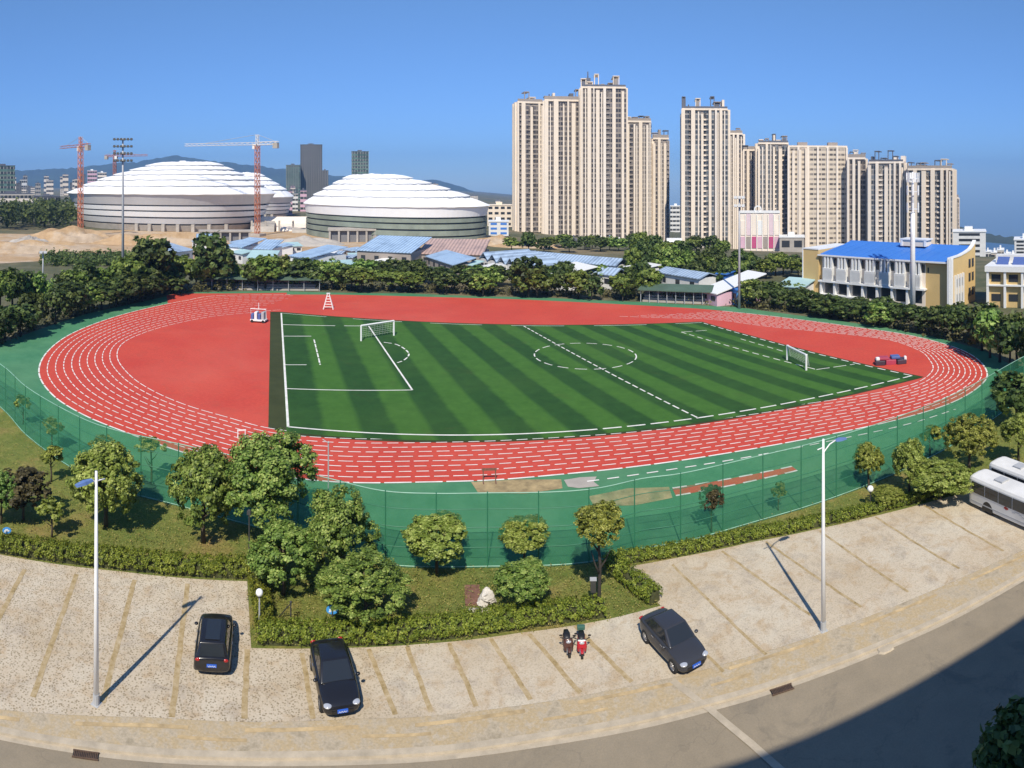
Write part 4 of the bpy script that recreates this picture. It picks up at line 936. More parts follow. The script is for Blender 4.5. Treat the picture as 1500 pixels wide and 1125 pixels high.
mb.loft([[(math.cos(2 * PI * k / n) * rr.uniform(.42, .55), math.sin(2 * PI * k / n) * rr.uniform(.3, .42), 0) for k in range(n)], [(math.cos(2 * PI * k / n) * .42, math.sin(2 * PI * k / n) * .3, .07) for k in range(n)]])
o = mb.build('concrete_slab', 'seam'); o.location = c + Vector((0, 0, .012)); tag(o, 'loose pale concrete slab lying on the road edge', 'slab')

# ------------------------------------------------------------------ on the track and the field
def goal(label, n0, n1, f0, back, group='football goals'):
    """n0/n1: near post foot/top pixels, f0: far post foot"""
    a, b = G(*n0), G(*f0); h = zat(n1[1], math.hypot(a.x, a.y)); h = max(1.9, min(3.4, h))
    t = thing('football_goal', label, 'football goal', a, rzdir(b - a), group)
    L = (b - a).length; q = Matrix.Rotation(-rzdir(b - a), 3, 'Z') @ Vector(back)
    q.z = 0; Z = Vector((0, 0, h)); X = Vector((L, 0, 0))
    for p in (Vector(), X): mb = MB(); mb.tube([p, p + Z], .14, 8); mb.build('post', 'white', t)
    mb = MB(); mb.tube([Z, X + Z], .13, 8); mb.build('crossbar', 'white', t)
    for p in (Vector(), X): mb = MB(); mb.tube([p + Z, p + Z * .96 + q * .35, p + q], .05, 6); mb.tube([p, p + q], .05, 6); mb.build('stanchion', 'white', t)
    mb = MB(); mb.tube([q, X + q], .05, 6); mb.build('back_bar', 'white', t)
    mb = MB()
    for k in range(1, 12): p = X * (k / 12); mb.tube([p + Z, p + Z * .96 + q * .35, p + q], .012, 4, caps=False)
    for k in range(1, 7): p = (Z * .96 + q * .35).lerp(q, k / 7); mb.tube([p, p + X], .012, 4, caps=False)
    mb.build('net', 'white_dirty', t)
goal('white football goal near the left end of the pitch by the penalty arc', (529, 500), (529, 477), (577, 492), (-.5, 1.7, 0))
goal('white football goal before the right goal line', (1181, 543), (1181, 520), (1153, 528), (1.2, 1.6, 0))
# umpire ladder
b = G(481, 453); t = thing('umpire_ladder', 'white A-shaped ladder stand on the far straight of the track', 'ladder', b, .2); h = 3.0
for sx in (-1, 1): mb = MB(); mb.tube([(sx * .95, -.4, 0), (sx * .15, -.1, h)], .1, 6); mb.tube([(sx * .95, .6, 0), (sx * .15, .1, h)], .1, 6); mb.build('side_rail', 'white', t)
for k in range(5): z = h * (k + 1) / 6; mb = MB(); w_ = .95 - .8 * z / h; mb.tube([(-w_, -.4 + .3 * z / h, z), (w_, -.4 + .3 * z / h, z)], .06, 6); mb.build('rung', 'white', t)
mb = MB(); mb.b2(-.35, .35, -.25, .25, h, h + .12); mb.build('seat', 'white', t)
# equipment trolley
b = G(379, 472); t = thing('equipment_trolley', 'blue and white equipment trolley on the red infield beside the pitch corner', 'trolley', b, .1)
mb = MB(); mb.b2(-1.35, 1.35, -.8, .8, .3, .6); mb.build('deck', 'white', t, bevel=.05)
for k in range(4): mb = MB(); mb.b2(-1.25 + k * .62, -1.25 + k * .62 + .5, -.7, .7, .6, 1.5 + .35 * (k % 2)); mb.build('folded_mat', ('mat_blue', 'white', 'mat_blue', 'pole_grey')[k], t, bevel=.06)
mb = MB(); mb.tube([(-1.3, 0, .5), (-1.5, 0, 2.3), (1.3, 0, 2.3), (1.35, 0, .5)], .07, 6); mb.build('frame', 'white', t)
mb = MB(); mb.tube([(.0, 0, 2.3), (0, 0, 3.4)], .05, 6); mb.build('mast', 'white', t)
for x in (-1, 1):
    for y in (-.75, .75): mb = MB(); mb.lathe([(0, -.06), (.26, -.06), (.3, 0), (.26, .06), (0, .06)], 12, 0, Matrix.Translation((x, y, .3)) @ Matrix.Rotation(PI / 2, 4, 'X')); mb.build('wheel', 'tyre', t)
# landing mats on the right
b = G(1305, 533); t = thing('landing_mat', 'pile of red and dark high-jump landing mats on the right red infield', 'mat', b, -.35)
for k, (x, y, z, sx, sy, sz, mm) in enumerate([(-1.5, 0, .35, 1.3, 1.5, .6, 'mat_dark'), (-.1, .1, .35, 1.4, 1.5, .7, 'mat_red'), (1.3, 0, .35, 1.3, 1.5, .6, 'mat_dark'), (-1.0, 0, .85, 1.3, 1.2, .35, 'mat_red'), (.6, .1, .9, 1.2, 1.2, .35, 'mat_blue'), (-1.9, -.4, .9, .5, .5, .4, 'white'), (1.9, -.3, .7, .35, .6, .6, 'white')]):
    mb = MB(); mb.box((x, y, z), (sx, sy, sz), rz=.1 * (k % 3 - 1)); mb.build('cushion', mm, t, bevel=.08)
# hurdle-like frames
def hurdle(label, px, py, matl, rz, s=1.0):
    t = thing('hurdle', label, 'hurdle', G(px, py), rz, 'hurdles left on the track')
    for x in (-.5, .5):
        mb = MB(); mb.tube([(x * s, -.5 * s, .05), (x * s, .2 * s, .05)], .05, 6); mb.build('foot', matl, t)
        mb = MB(); mb.tube([(x * s, .15 * s, .05), (x * s, .15 * s, 1.0 * s)], .05, 6); mb.build('upright', matl, t)
    mb = MB(); mb.b2(-.6 * s, .6 * s, .1 * s, .17 * s, .86 * s, 1.05 * s); mb.build('bar', matl, t)
hurdle('dark brown hurdle at the outer edge of the near straight', 717, 706, 'plank', .1)
hurdle('white hurdle standing on the lanes left of the largest tree', 354, 641, 'white', .5, .7)

# ------------------------------------------------------------------ far tree rows
FG = 'trees beyond the track'
def row(label, n, x0, x1, basef, hf, wf, kinds, seed, group, name='tree', dark=True, jx=.5, jy=3):
    rnd = random.Random(seed)
    for i in range(n):
        px = x0 + (x1 - x0) * (i + .5 + rnd.uniform(-jx, jx)) / n; py = basef(px) + rnd.uniform(-jy, jy)
        b = G(px, py); b.z = T(b.x, b.y); d = math.hypot(b.x, b.y); hh = hf(px) * rnd.uniform(.82, 1.15) * d / F; wd = wf * rnd.uniform(.8, 1.25) * d / F
        tree(name, label, rnd.choice(kinds), b, hh, wd, hh * rnd.uniform(.12, .26), group=group, dark=dark)
lin = lambda pts: (lambda x: float(np.interp(x, [p[0] for p in pts], [p[1] for p in pts])))
K1 = ['far', 'far', 'farlight', 'green_far']; K2 = ['far', 'far', 'far', 'green_far']
row('dark green tree in the front row along the far left bend of the track', 13, -20, 255, lin([(-20, 508), (100, 466), (250, 430)]), lin([(0, 52), (250, 36)]), 42, K2, 51, 'dark front row at the left bend')
row('tree of the second row behind the left bend, paler crowns among dark ones', 14, -20, 260, lin([(-20, 462), (120, 436), (260, 420)]), lin([(0, 54), (120, 46), (260, 40)]), 40, K1, 52, 'second row at the left bend')
row('tree standing behind the long green shelter at the left of the far straight', 13, 255, 500, lin([(255, 421), (500, 423)]), lin([(255, 50), (320, 50), (500, 38)]), 40, K1, 53, 'trees behind the left green shelter')
row('tree of the row along the middle of the far straight', 20, 480, 960, lin([(480, 424), (960, 440)]), lin([(480, 36), (700, 38), (960, 40)]), 36, K1, 54, 'row along the middle of the far straight')
row('dark tree of the second line behind the middle of the far straight', 17, 500, 950, lin([(500, 411), (950, 424)]), lin([(500, 30), (950, 32)]), 34, K2, 55, 'second line behind the far straight')
row('bushy dark tree along the right bend of the track before the blue-roofed school', 19, 1085, 1440, lin([(1085, 446), (1200, 462), (1300, 476), (1440, 506)]), lin([(1085, 40), (1200, 30), (1340, 32), (1440, 50)]), 40, K2, 56, 'front row at the right bend')
row('tree close under the facade of the blue-roofed school', 12, 1095, 1430, lin([(1095, 432), (1200, 444), (1430, 478)]), lin([(1095, 36), (1200, 14), (1380, 18), (1430, 40)]), 26, K1, 57, 'trees under the school facade')
row('tall dark tree at the right edge between the track and the tan building', 7, 1430, 1530, lin([(1430, 512), (1530, 560)]), lin([(1430, 62), (1530, 88)]), 48, K2, 58, 'tall trees at the right edge')
row('tree of the wood between the pale sheds and the pink shopping block', 22, 925, 1085, lin([(925, 398), (1085, 420)]), lin([(925, 42), (1085, 44)]), 30, K1, 59, 'wood between sheds and shopping block', jy=14)
row('small tree on the open ground at the foot of the tall towers', 22, 745, 1060, lin([(745, 366), (900, 362), (1060, 372)]), lin([(745, 22), (1060, 24)]), 22, K1, 60, 'trees at the foot of the towers', jy=5)
row('tree on the strip between the pink shopping block and the school', 8, 1085, 1180, lin([(1085, 402), (1180, 410)]), lin([(1085, 32), (1180, 30)]), 28, K1, 61, 'trees before the shopping block', jy=8)
tree_px('tree', 'tallest dark round tree behind the left bend of the track', 'far', 216, 348, 66, 218, 432, 420, dark=True)
tree_px('tree', 'big dark tree before the pale sheds, left of the green shelter', 'far', 310, 344, 62, 312, 424, 412, dark=True)
tree_px('tree', 'bright yellow-green tree in the dark row at the left bend', 'farlight', 185, 376, 46, 186, 440, 428)
tree_px('tree', 'dark rounded tree right beside the sawtooth sheds behind the far straight', 'far', 772, 374, 50, 774, 436, 425, dark=True)
tree_px('tree', 'yellow-green poplar-like tree behind the right green shelter', 'farlight', 912, 402, 20, 912, 442, 432)
# far wood behind the building site: a mass
rnd = random.Random(77); cl = []
for i in range(420):
    px = rnd.uniform(-60, 112); d = rnd.uniform(340, 470); p = at(px, d); hgt = rnd.uniform(4, 12.5)
    dv = Vector((rnd.gauss(0, 1), rnd.gauss(0, 1) - .6, rnd.gauss(0, 1) + .5)).normalized()
    cl.append(((p.x, p.y, hgt), 3.4, tuple(dv)))
me = leaves('far_wood', 'leaf_far', cl, 16, 2.2, 78); o = bpy.data.objects.new('far_wood', me); COL.objects.link(o); tag(o, 'dark mass of trees behind the earth mound at the left edge', 'wood', kind='stuff')
rnd = random.Random(79); cl = []
for i in range(500):
    px = rnd.uniform(60, 260); d = rnd.uniform(190, 218) ; p = at(px, d); dv = Vector((rnd.gauss(0, 1), rnd.gauss(0, 1) - .6, rnd.gauss(0, 1) + .7)).normalized()
    cl.append(((p.x, p.y, rnd.uniform(.2, 1.6)), 1.3, tuple(dv)))
me = leaves('undergrowth', 'leaf_far', cl, 12, .9, 80); o = bpy.data.objects.new('undergrowth', me); COL.objects.link(o); tag(o, 'low scrub along the edge of the bare earth', 'scrub', kind='stuff')
rnd = random.Random(81); cl = []
for i in range(900):
    px = rnd.uniform(-40, 1460); py = float(np.interp(px, [-40, 80, 240, 400, 700, 950, 1200, 1440], [520, 472, 431, 423, 432, 439, 462, 508])) - rnd.uniform(0, 5); p = G(px, py)
    cl.append(((p.x, p.y, rnd.uniform(.1, 1.4)), 1.0, (0, -.6, .8)))
me = leaves('undergrowth', 'leaf_brown', cl, 12, .5, 82); o = bpy.data.objects.new('undergrowth', me); COL.objects.link(o); tag(o, 'brownish undergrowth below the tree rows beyond the track', 'undergrowth', kind='stuff')

# shelters
def shelter(label, a, b, roof_h, depth, matl):
    A, B = G(*a), G(*b); d = B - A; L = d.length
    t = thing('green_shelter', label, 'shelter', A, rzdir(d), 'long green shelters on the far straight')
    mb = MB(); mb.loft([[(-.5, -.4, roof_h), (L + .5, -.4, roof_h), (L + .5, -.4, roof_h + .15), (-.5, -.4, roof_h + .15)], [(-.5, depth, roof_h + .7), (L + .5, depth, roof_h + .7), (L + .5, depth, roof_h + .85), (-.5, depth, roof_h + .85)]]); mb.build('roof', matl, t)
    for k in range(9):
        x = L * k / 8
        for y_, z_ in ((.3, roof_h + .15), (depth - .3, roof_h + .7)): mb = MB(); mb.tube([(x, y_, 0), (x, y_, z_)], .08, 6); mb.build('post', 'pole_grey', t)
    for k in range(3): mb = MB(); mb.b2(.2, L - .2, .9 + k * .9, 1.7 + k * .9, .0, .35 + k * .4); mb.build('bench_step', 'concrete', t)
    mb = MB(); mb.b2(0, L, depth - .1, depth, .0, 2.0); mb.build('back_wall', 'recess', t)
shelter('long green-roofed shelter at the left end of the far straight', (288, 424), (468, 427), 2.5, 4.2, 'roof_green')
shelter('shorter green-roofed shelter at the right end of the far straight', (938, 443), (1042, 447), 2.5, 4.2, 'roof_green')

# ------------------------------------------------------------------ prefab sheds
def shed(label, a, b, h, depth, rise, roofm, group='prefab sheds of the building site', wallm='white_dirty', gable=False):
    """a, b: pixels of the near eave, h: eave height"""
    A, B = G(a[0], a[1], h), G(b[0], b[1], h); A.z = B.z = 0; g = T((A.x + B.x) / 2, (A.y + B.y) / 2)
    d = B - A; L = d.length
    t = thing('prefab_shed', label, 'shed', (A.x, A.y, g), rzdir(d), group)
    g2 = h - g
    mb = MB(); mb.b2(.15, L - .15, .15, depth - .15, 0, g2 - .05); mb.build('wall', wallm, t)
    mb = MB(); top = g2 + rise; e = .25
    if gable == 2:
        mb.loft([[(-.1, y, g2), (L / 2, y, top), (L + .1, y, g2), (L + .1, y, g2 - .2), (L / 2, y, top - .2), (-.1, y, g2 - .2)] for y in (-e, depth + e)]); prof = None
    elif gable: prof = [(-e, g2), (depth / 2, top), (depth + e, g2), (depth + e, g2 - .18), (depth / 2, top - .2), (-e, g2 - .18)]
    else: prof = [(-e, g2), (depth + e, top), (depth + e, top - .2), (-e, g2 - .2)]
    if prof: mb.loft([[(-e, y, z) for y, z in prof], [(L + e, y, z) for y, z in prof]])
    mb.build('roof', roofm, t)
    nW = max(2, int(L / 4))
    for k in range(nW):
        x = L * (k + .5) / nW; mb = MB(); mb.b2(x - .7, x + .7, .1, .2, g2 * .38, g2 * .72); mb.build('window', 'pane', t)
    mb = MB(); mb.b2(L * .08, L * .08 + 1.0, .1, .19, 0, min(2.1, g2 * .7)); mb.build('door', 'pole_grey', t)
    return t
shed('long sky-blue roof below the right stadium', (522, 366), (602, 370), 5, 15, 3.2, 'roof_skyblue', wallm='recess')
shed('dusty pink roofed shed along the foot of the right stadium', (612, 371), (706, 373), 4, 16, 3.0, 'roof_pink', wallm='recess')
shed('bright pale-blue slanting roof under the pink shed', (624, 375), (664, 388), 3.5, 6, 1.6, 'roof_skyblue', wallm='recess')
for i, lab in enumerate(['leftmost of the five sawtooth sheds right of the pink roof', 'second of the five sawtooth sheds right of the pink roof', 'middle one of the five sawtooth sheds right of the pink roof', 'fourth of the five sawtooth sheds right of the pink roof', 'last of the five sawtooth sheds, beside the dark rounded tree']):
    x = 703 + i * 13; shed('' + lab, (x, 378 + i * 3), (x + 11.5, 380 + i * 3), 4, 15 - i, 1.8, 'roof_paleblue', gable=2)
shed('long pale-blue shed running from the sawtooth sheds towards the right', (764, 376), (902, 389), 4, 6, 1.5, 'roof_paleblue', gable=True)
shed('pale-blue shed parallel to and in front of the long one', (812, 394), (900, 403), 3.5, 5, 1.3, 'roof_paleblue', gable=True)
shed('white shed with shaded blue window wall behind the dark rounded tree', (794, 396), (822, 404), 3.5, 9, 1.6, 'white')
shed('small white-roofed shed at the right end of the two long pale ones', (906, 392), (926, 396), 4, 8, .8, 'white')
shed('narrow pale-blue shed in the wood right of the sheds', (962, 398), (1024, 408), 3.5, 6, 1.0, 'roof_paleblue', gable=True)
shed('white steep roof beside the far straight with a red base', (1026, 424), (1050, 430), 2.6, 12, 3.0, 'white', wallm='pink')
shed('small blue cabin left of the thin floodlight mast', (1058, 420), (1080, 424), 3.2, 5, .4, 'roof_blue', wallm='sign_blue')
shed('blue water-tank cabin in the wood above the white steep roof', (1050, 400), (1064, 401), 4.2, 4, .2, 'roof_blue', wallm='roof_blue')
shed('pale-blue shed below the tan end of the school', (1138, 418), (1176, 421), 3, 6, 1.0, 'roof_teal')
shed('pale grey-blue roof left of the big dark tree on the earth site', (250, 370), (284, 366), 3.5, 12, 2.0, 'roof_paleblue')
shed('pale-blue roof behind the top of the big dark tree', (288, 352), (314, 352), 4, 10, 1.6, 'roof_skyblue')
shed('white-walled cabin with sky-blue roof right of the big dark tree', (330, 360), (354, 362), 4.5, 12, 2.0, 'roof_skyblue', wallm='white')
shed('white and blue cabin in the middle of the left cluster', (372, 364), (398, 365), 4.5, 10, 2.0, 'roof_skyblue', wallm='white')
shed('pale teal shed in front of the white and blue cabin', (362, 377), (402, 378), 3.5, 7, 1.4, 'roof_teal')
shed('sky-blue roofed cabin at the right end of the left cluster', (424, 374), (452, 378), 4, 14, 2.2, 'roof_skyblue', wallm='white')
shed('small white cabin between the cluster and the long sky-blue roof', (456, 372), (486, 373), 3.2, 6, .6, 'white', wallm='white')
shed('low pale teal roof among the trees of the far straight', (494, 392), (530, 389), 3.0, 6, 1.0, 'roof_teal')

rnd = random.Random(31)
for i in range(26):
    x = rnd.uniform(275, 735); y = float(np.interp(x, [275, 450, 735], [362, 366, 384])) + rnd.uniform(-12, 12); w_ = rnd.uniform(9, 20)
    shed('small white and blue cabin scattered over the building site before the stadiums', (x, y), (x + w_, y + rnd.uniform(-1, 3)), rnd.uniform(2.4, 3.4), rnd.uniform(3, 6), rnd.uniform(.2, .9), rnd.choice(['roof_paleblue', 'roof_skyblue', 'white', 'roof_teal', 'white_dirty']), group='small cabins of the building site', wallm=rnd.choice(['white', 'white_dirty', 'recess']))
# ------------------------------------------------------------------ stadiums
def stadium(label, pxc, d, a, bdep, ze, zt, rz, skew, facade, nlay=6, taper=.87, group='white-roofed stadiums'):
    p = at(pxc, d); g = T(p.x, p.y); t = thing('stadium', label, 'stadium', (p.x, p.y, g), rz, group); ze -= g; zt -= g
    n = 96; rnd = random.Random(int(pxc))
    def ring(s, z, ox=0.0, wob=0.0): return [((a * s) * math.copysign(abs(math.cos(2 * PI * k / n)) ** .9, math.cos(2 * PI * k / n)) + ox, (bdep * s) * math.sin(2 * PI * k / n), z + wob * math.sin(k * 1.7) * math.sin(k * .37 + s * 9)) for k in range(n)]
    zs = [0, ze * .17, ze * .2, ze * .35, ze * .385, ze * .53, ze * .56, ze * .68, ze * .71, ze]
    def sc2(z): return taper + (1 - taper) * (z / ze)
    mb = MB(); mb.loft([ring(sc2(z) * .965, z) for z in (0, ze)], caps=False); mb.build('inner_wall', 'stadium_dark', t)
    for i in range(0, len(zs) - 1, 2):
        z0, z1 = zs[i], zs[i + 1]; top = i == len(zs) - 2
        mb = MB(); mb.loft([ring(sc2(z0) * .97, z0), ring(sc2(z0), z0 + .15), ring(sc2(z1) * (1.0 if not top else 1.015), z1 - .15), ring(sc2(z1) * .97, z1)], caps=False)
        mb.build('facade_band', facade[min(i // 2, len(facade) - 1)], t)
    for i in range(nlay):
        f0, f1 = i / nlay, (i + 1) / nlay
        sz = lambda f: 1.03 - .78 * f
        zc = lambda f: ze + (zt - ze) * f ** .78
        z0, z1 = zc(f0), zc(f1); s0, s1 = sz(f0), sz(f1) - .02; ox = skew * f0
        mb = MB(); mb.loft([ring(s0 - .026, z0 - .8, ox, .05), ring(s0 - .006, z0 + .1, ox, .1)], caps=False); mb.build('roof_fascia', 'stadium_white', t)
        rr = [ring(s0 - .015, z0 - .1, ox, .06), ring(s0, z0 + .0, ox, .08), ring(s0 - .004, z0 + .25, ox, .08), ring((s0 + s1) / 2, z0 + (z1 - z0) * .46, ox + skew * .5 / nlay, .35), ring(s1, z1 - .6, ox + skew / nlay, .25)]
        mb = MB(); mb.loft(rr, caps=(i == nlay - 1)); mb.build('roof_shell', 'stadium_white', t)
    for k in range(30):
        mb = MB(); x = rnd.uniform(-.24, .3) * a; zz = zt - abs(x) / a * (zt - ze) * .8 - .8
        mb.box((x + skew, rnd.uniform(-.15, .1) * bdep, zz + .3), (rnd.uniform(1, 4), 1.2, rnd.uniform(.6, 1.5))); mb.build('roof_panel', rnd.choice(['stadium_white', 'stadium_white', 'stadium_grey']), t)
    for k in range(7):
        x = a * (.05 + .12 * k); y = -bdep * math.sqrt(max(0, 1 - (x / a) ** 2)) * taper - 1.5
        mb = MB(); mb.b2(x - .9, x + .9, y - .6, y + .6, 0, ze * .2); mb.build('entrance_pier', 'concrete', t)
    return t
stadium('largest white-roofed stadium at the left with a banded grey facade', 247, 372, 61, 46, 19, 37, .05, 12, ['concrete', 'stadium_grey', 'stadium_white', 'stadium_white', 'stadium_grey'])
stadium('white-roofed stadium mostly hidden behind the largest one', 366, 480, 32, 30, 15, 33, 0, -2, ['concrete', 'stadium_grey', 'stadium_white', 'stadium_white', 'stadium_grey'], 5)
stadium('white-roofed stadium at the right with a grey-green netted facade', 573, 302, 50, 31, 14.8, 29.2, -.6, -12, ['stadium_net', 'stadium_net', 'stadium_net', 'stadium_net', 'stadium_white'], 5, .99)
# concrete ramps and frames between them
t = thing('concrete_ramp', 'unfinished concrete ramp and walls between the two large stadiums', 'ramp', (*at(425, 330).xy, 0), -az(425))
for i, (x, y, sx, sy, h) in enumerate([(-14, 5, 12, 20, 4.5), (2, 8, 18, 14, 3.0), (6, -6, 10, 8, 2.0), (-3, 18, 30, 8, 6.5), (13, 3, 8, 10, 4.4)]):
    mb = MB(); mb.loft([[(x - sx / 2, y - sy / 2, 0), (x + sx / 2, y - sy / 2, 0), (x + sx / 2, y + sy / 2, 0), (x - sx / 2, y + sy / 2, 0)], [(x - sx / 2, y - sy / 2 + 2, h * .6), (x + sx / 2, y - sy / 2 + 2, h * .6), (x + sx / 2, y + sy / 2, h), (x - sx / 2, y + sy / 2, h)]]); mb.build('slab', ('concrete', 'beige_pale')[i % 2], t)
for k in range(6): mb = MB(); mb.b2(-20 + k * 7, -19 + k * 7, -1, 0, 0, 5.5); mb.build('column', 'concrete', t)
t = thing('unfinished_building', 'open concrete frame with dark bays at the left of the right stadium' , 'building', (*at(505, 268).xy, 0), -az(505))
mb = MB(); mb.b2(-6, 12, 1, 9, 0, 4.8); mb.build('back_wall', 'stadium_dark', t)
mb = MB(); mb.b2(-7, 13, -.5, 9.5, 4.8, 5.6); mb.build('roof_slab', 'concrete', t)
for k in range(6): mb = MB(); mb.b2(-6.6 + k * 3.8, -5.8 + k * 3.8, -.3, .5, 0, 4.8); mb.build('column', 'concrete', t)
t = thing('unfinished_building', 'open concrete frame with dark bays below the largest stadium' , 'building', (*at(330, 268).xy, 0), -az(330))
mb = MB(); mb.b2(-10, 10, 1, 7, 0, 4.2); mb.build('back_wall', 'stadium_dark', t)
mb = MB(); mb.b2(-11, 11, -.5, 7.5, 4.2, 4.8); mb.build('roof_slab', 'concrete', t)
for k in range(6): mb = MB(); mb.b2(-10.4 + k * 4, -9.6 + k * 4, -.3, .5, 0, 4.2); mb.build('column', 'concrete', t)
# earth mound and rubble of the building site
def mound(label, pxc, d, sx, sy, h, seed, matl='dirt', name='earth_mound'):
    rnd = random.Random(seed); bm = bmesh.new(); bmesh.ops.create_grid(bm, x_segments=40, y_segments=24, size=1)
    ph = [(rnd.uniform(1.5, 6), rnd.uniform(1.5, 6), rnd.uniform(0, 6), rnd.uniform(.2, .5)) for _ in range(9)]
    for v in bm.verts:
        x, y = v.co.x, v.co.y; r = max(0, 1 - (x * x + y * y)); z = sum(a * math.sin(fx * x * 2 + p) * math.cos(fy * y * 2 + p) for fx, fy, p, a in ph)
        v.co = Vector((x * sx, y * sy, r ** .7 * h * (1 + .35 * z) + rnd.uniform(0, .25) * r - .1))
    me = bpy.data.meshes.new(name); bm.to_mesh(me); bm.free(); me.materials.append(MT[matl]); o = bpy.data.objects.new(name, me); COL.objects.link(o)
    p = at(pxc, d); o.location = (p.x, p.y, T(p.x, p.y)); o.rotation_euler = (0, 0, -az(pxc)); tag(o, label, 'earth mound')
mound('high bare earth mound at the foot of the left crane', 100, 275, 20, 10, 4.6, 1); mound('flat tan earth bank in front of the high mound at the left edge', 30, 236, 34, 12, 2.6, 2)
mound('earth bank below the facade of the largest stadium', 240, 262, 30, 8, 3.2, 3); mound('low rubble heap between the ramp and the cabins', 440, 258, 18, 9, 2.4, 4, 'concrete')
mound('sandy heap right of the right stadium', 725, 268, 11, 10, 2.6, 5); mound('grey rubble heap beside the tall earth mound', 42, 262, 9, 6, 2.2, 6, 'concrete')
mound('sandy ground bank in front of the towers, left part', 770, 258, 15, 8, 1.6, 9)

# ------------------------------------------------------------------ tower cranes
def lattice(mb, a, b, wd, step, r=.16):
    a, b = Vector(a), Vector(b); d = (b - a); L = d.length; d.normalize()
    u = d.cross(Vector((0, 0, 1)) if abs(d.z) < .9 else Vector((1, 0, 0))).normalized() * wd / 2; v = d.cross(u).normalized() * wd / 2
    C = [u + v, u - v, -u - v, -u + v]
    for c in C: mb.tube([a + c, b + c], r, 4)
    n = max(2, int(L / step))
    for i in range(n):
        p, q = a + d * L * i / n, a + d * L * (i + 1) / n
        for k in range(4): mb.tube([p + C[k], q + C[(k + 1) % 4]], r * .7, 4, caps=False)
def crane(label, px, d, ytop, jib, cjib, yaw, mast_m='crane', jib_m='crane', rise=0.0):
    p = at(px, d); g = T(p.x, p.y); h = zat(ytop, d) - g
    t = thing('tower_crane', label, 'tower crane', (p.x, p.y, g), yaw, 'tower cranes of the building site')
    mb = MB(); lattice(mb, (0, 0, 0), (0, 0, h), 1.7, 2.6, .2); mb.build('mast', mast_m, t)
    mb = MB(); lattice(mb, (.8, 0, h + .8), (jib, 0, h + .8 + rise), 1.1, 2.8, .09); mb.build('jib', jib_m, t)
    mb = MB(); lattice(mb, (-.8, 0, h + .8), (-cjib, 0, h + .8), 1.3, 2.2, .16); mb.build('counter_jib', jib_m, t)
    mb = MB(); lattice(mb, (0, 0, h), (0, 0, h + 5), 1.1, 1.6, .14); mb.build('apex', jib_m, t)
    mb = MB(); mb.tube([(0, 0, h + 5), (jib * .7, 0, h + 1.4 + rise * .7)], .09, 4); mb.tube([(0, 0, h + 5), (-cjib * .9, 0, h + 1.4)], .09, 4); mb.build('tie_rods', 'pole_grey', t)
    mb = MB(); mb.b2(.6, 2.6, -1.5, .3, h - 1.6, h + .7); cb = mb.build('cab', 'crane_white', t); mb = MB(); mb.b2(2.55, 2.65, -1.3, .1, h - .8, h + .4); mb.build('window', 'glass', cb)
    mb = MB(); mb.b2(-cjib, -cjib + 2.4, -.9, .9, h - 1.6, h + .9); mb.build('counterweight', 'concrete', t)
    mb = MB(); mb.b2(-3, 3, -3, 3, 0, 1.2); mb.build('base', 'concrete', t)
crane('red tower crane left of the largest stadium, jib pointing left', 118, 300, 216, 17, 7, PI - .3)
crane('tower crane with pale jib in front of the largest stadium', 377, 300, 213, 42, 11, PI - .15, 'crane', 'crane_white', .8)
crane('faint far tower crane behind the floodlight mast', 168, 460, 230, 26, 8, .1)

# ------------------------------------------------------------------ floodlight masts
def flood(label, px, d, ytop, rows, wrow, dz, per, r=.28, name='floodlight_mast'):
    p = at(px, d); g = T(p.x, p.y); h = zat(ytop, d) - g
    t = thing(name, label, 'floodlight mast', (p.x, p.y, g), -az(px), 'floodlight masts round the track')
    mb = MB(); mb.tube([(0, 0, 0), (0, 0, h * .6), (0, 0, h)], [r * 1.3, r, r * .7], 8); mb.build('pole', 'pole_grey', t, True)
    for i in range(rows):
        z = h - i * dz - .3; mb = MB(); mb.tube([(-wrow / 2, -.35, z), (wrow / 2, -.35, z)], .09, 6); mb.tube([(0, 0, z), (0, -.35, z)], .07, 5); mb.build('crossarm', 'pole_dark', t)
        for k in range(per):
            x = -wrow / 2 + wrow * (k + .5) / per; mm = Matrix.Translation((x, -.55, z + .1)) @ Matrix.Rotation(R(-35), 4, 'X')
            mb = MB(); mb.loft([[mm @ Vector(q) for q in ((-.3, -.12, -.3), (.3, -.12, -.3), (.3, -.12, .3), (-.3, -.12, .3))], [mm @ Vector(q) for q in ((-.18, .25, -.18), (.18, .25, -.18), (.18, .25, .18), (-.18, .25, .18))]]); mb.build('floodlight', 'pole_dark' if rows > 2 else 'pole_grey', t)
    return t
flood('tall floodlight mast with four dark lamp rows in front of the largest stadium', 180, 160, 203, 4, 5.0, 1.75, 6)
flood('slim grey floodlight mast left of the blue-roofed school', 1083, 125, 288, 2, 2.2, 1.6, 3, .2)
flood('white lamp mast rising from the trees at the left edge', 63, 132, 368, 1, 1.8, 1, 2, .16)
p = at(1337, 119); t = thing('telecom_mast', 'thick white telecom mast with antenna panels in front of the school', 'telecom mast', (p.x, p.y, 0), -az(1337)); h = zat(252, 119)
mb = MB(); mb.tube([(0, 0, 0), (0, 0, h * .55), (0, 0, h * .72)], [.55, .45, .4], 14); mb.tube([(0, 0, h * .72), (0, 0, h)], [.3, .12], 10); mb.build('pole', 'pole_white', t, True)
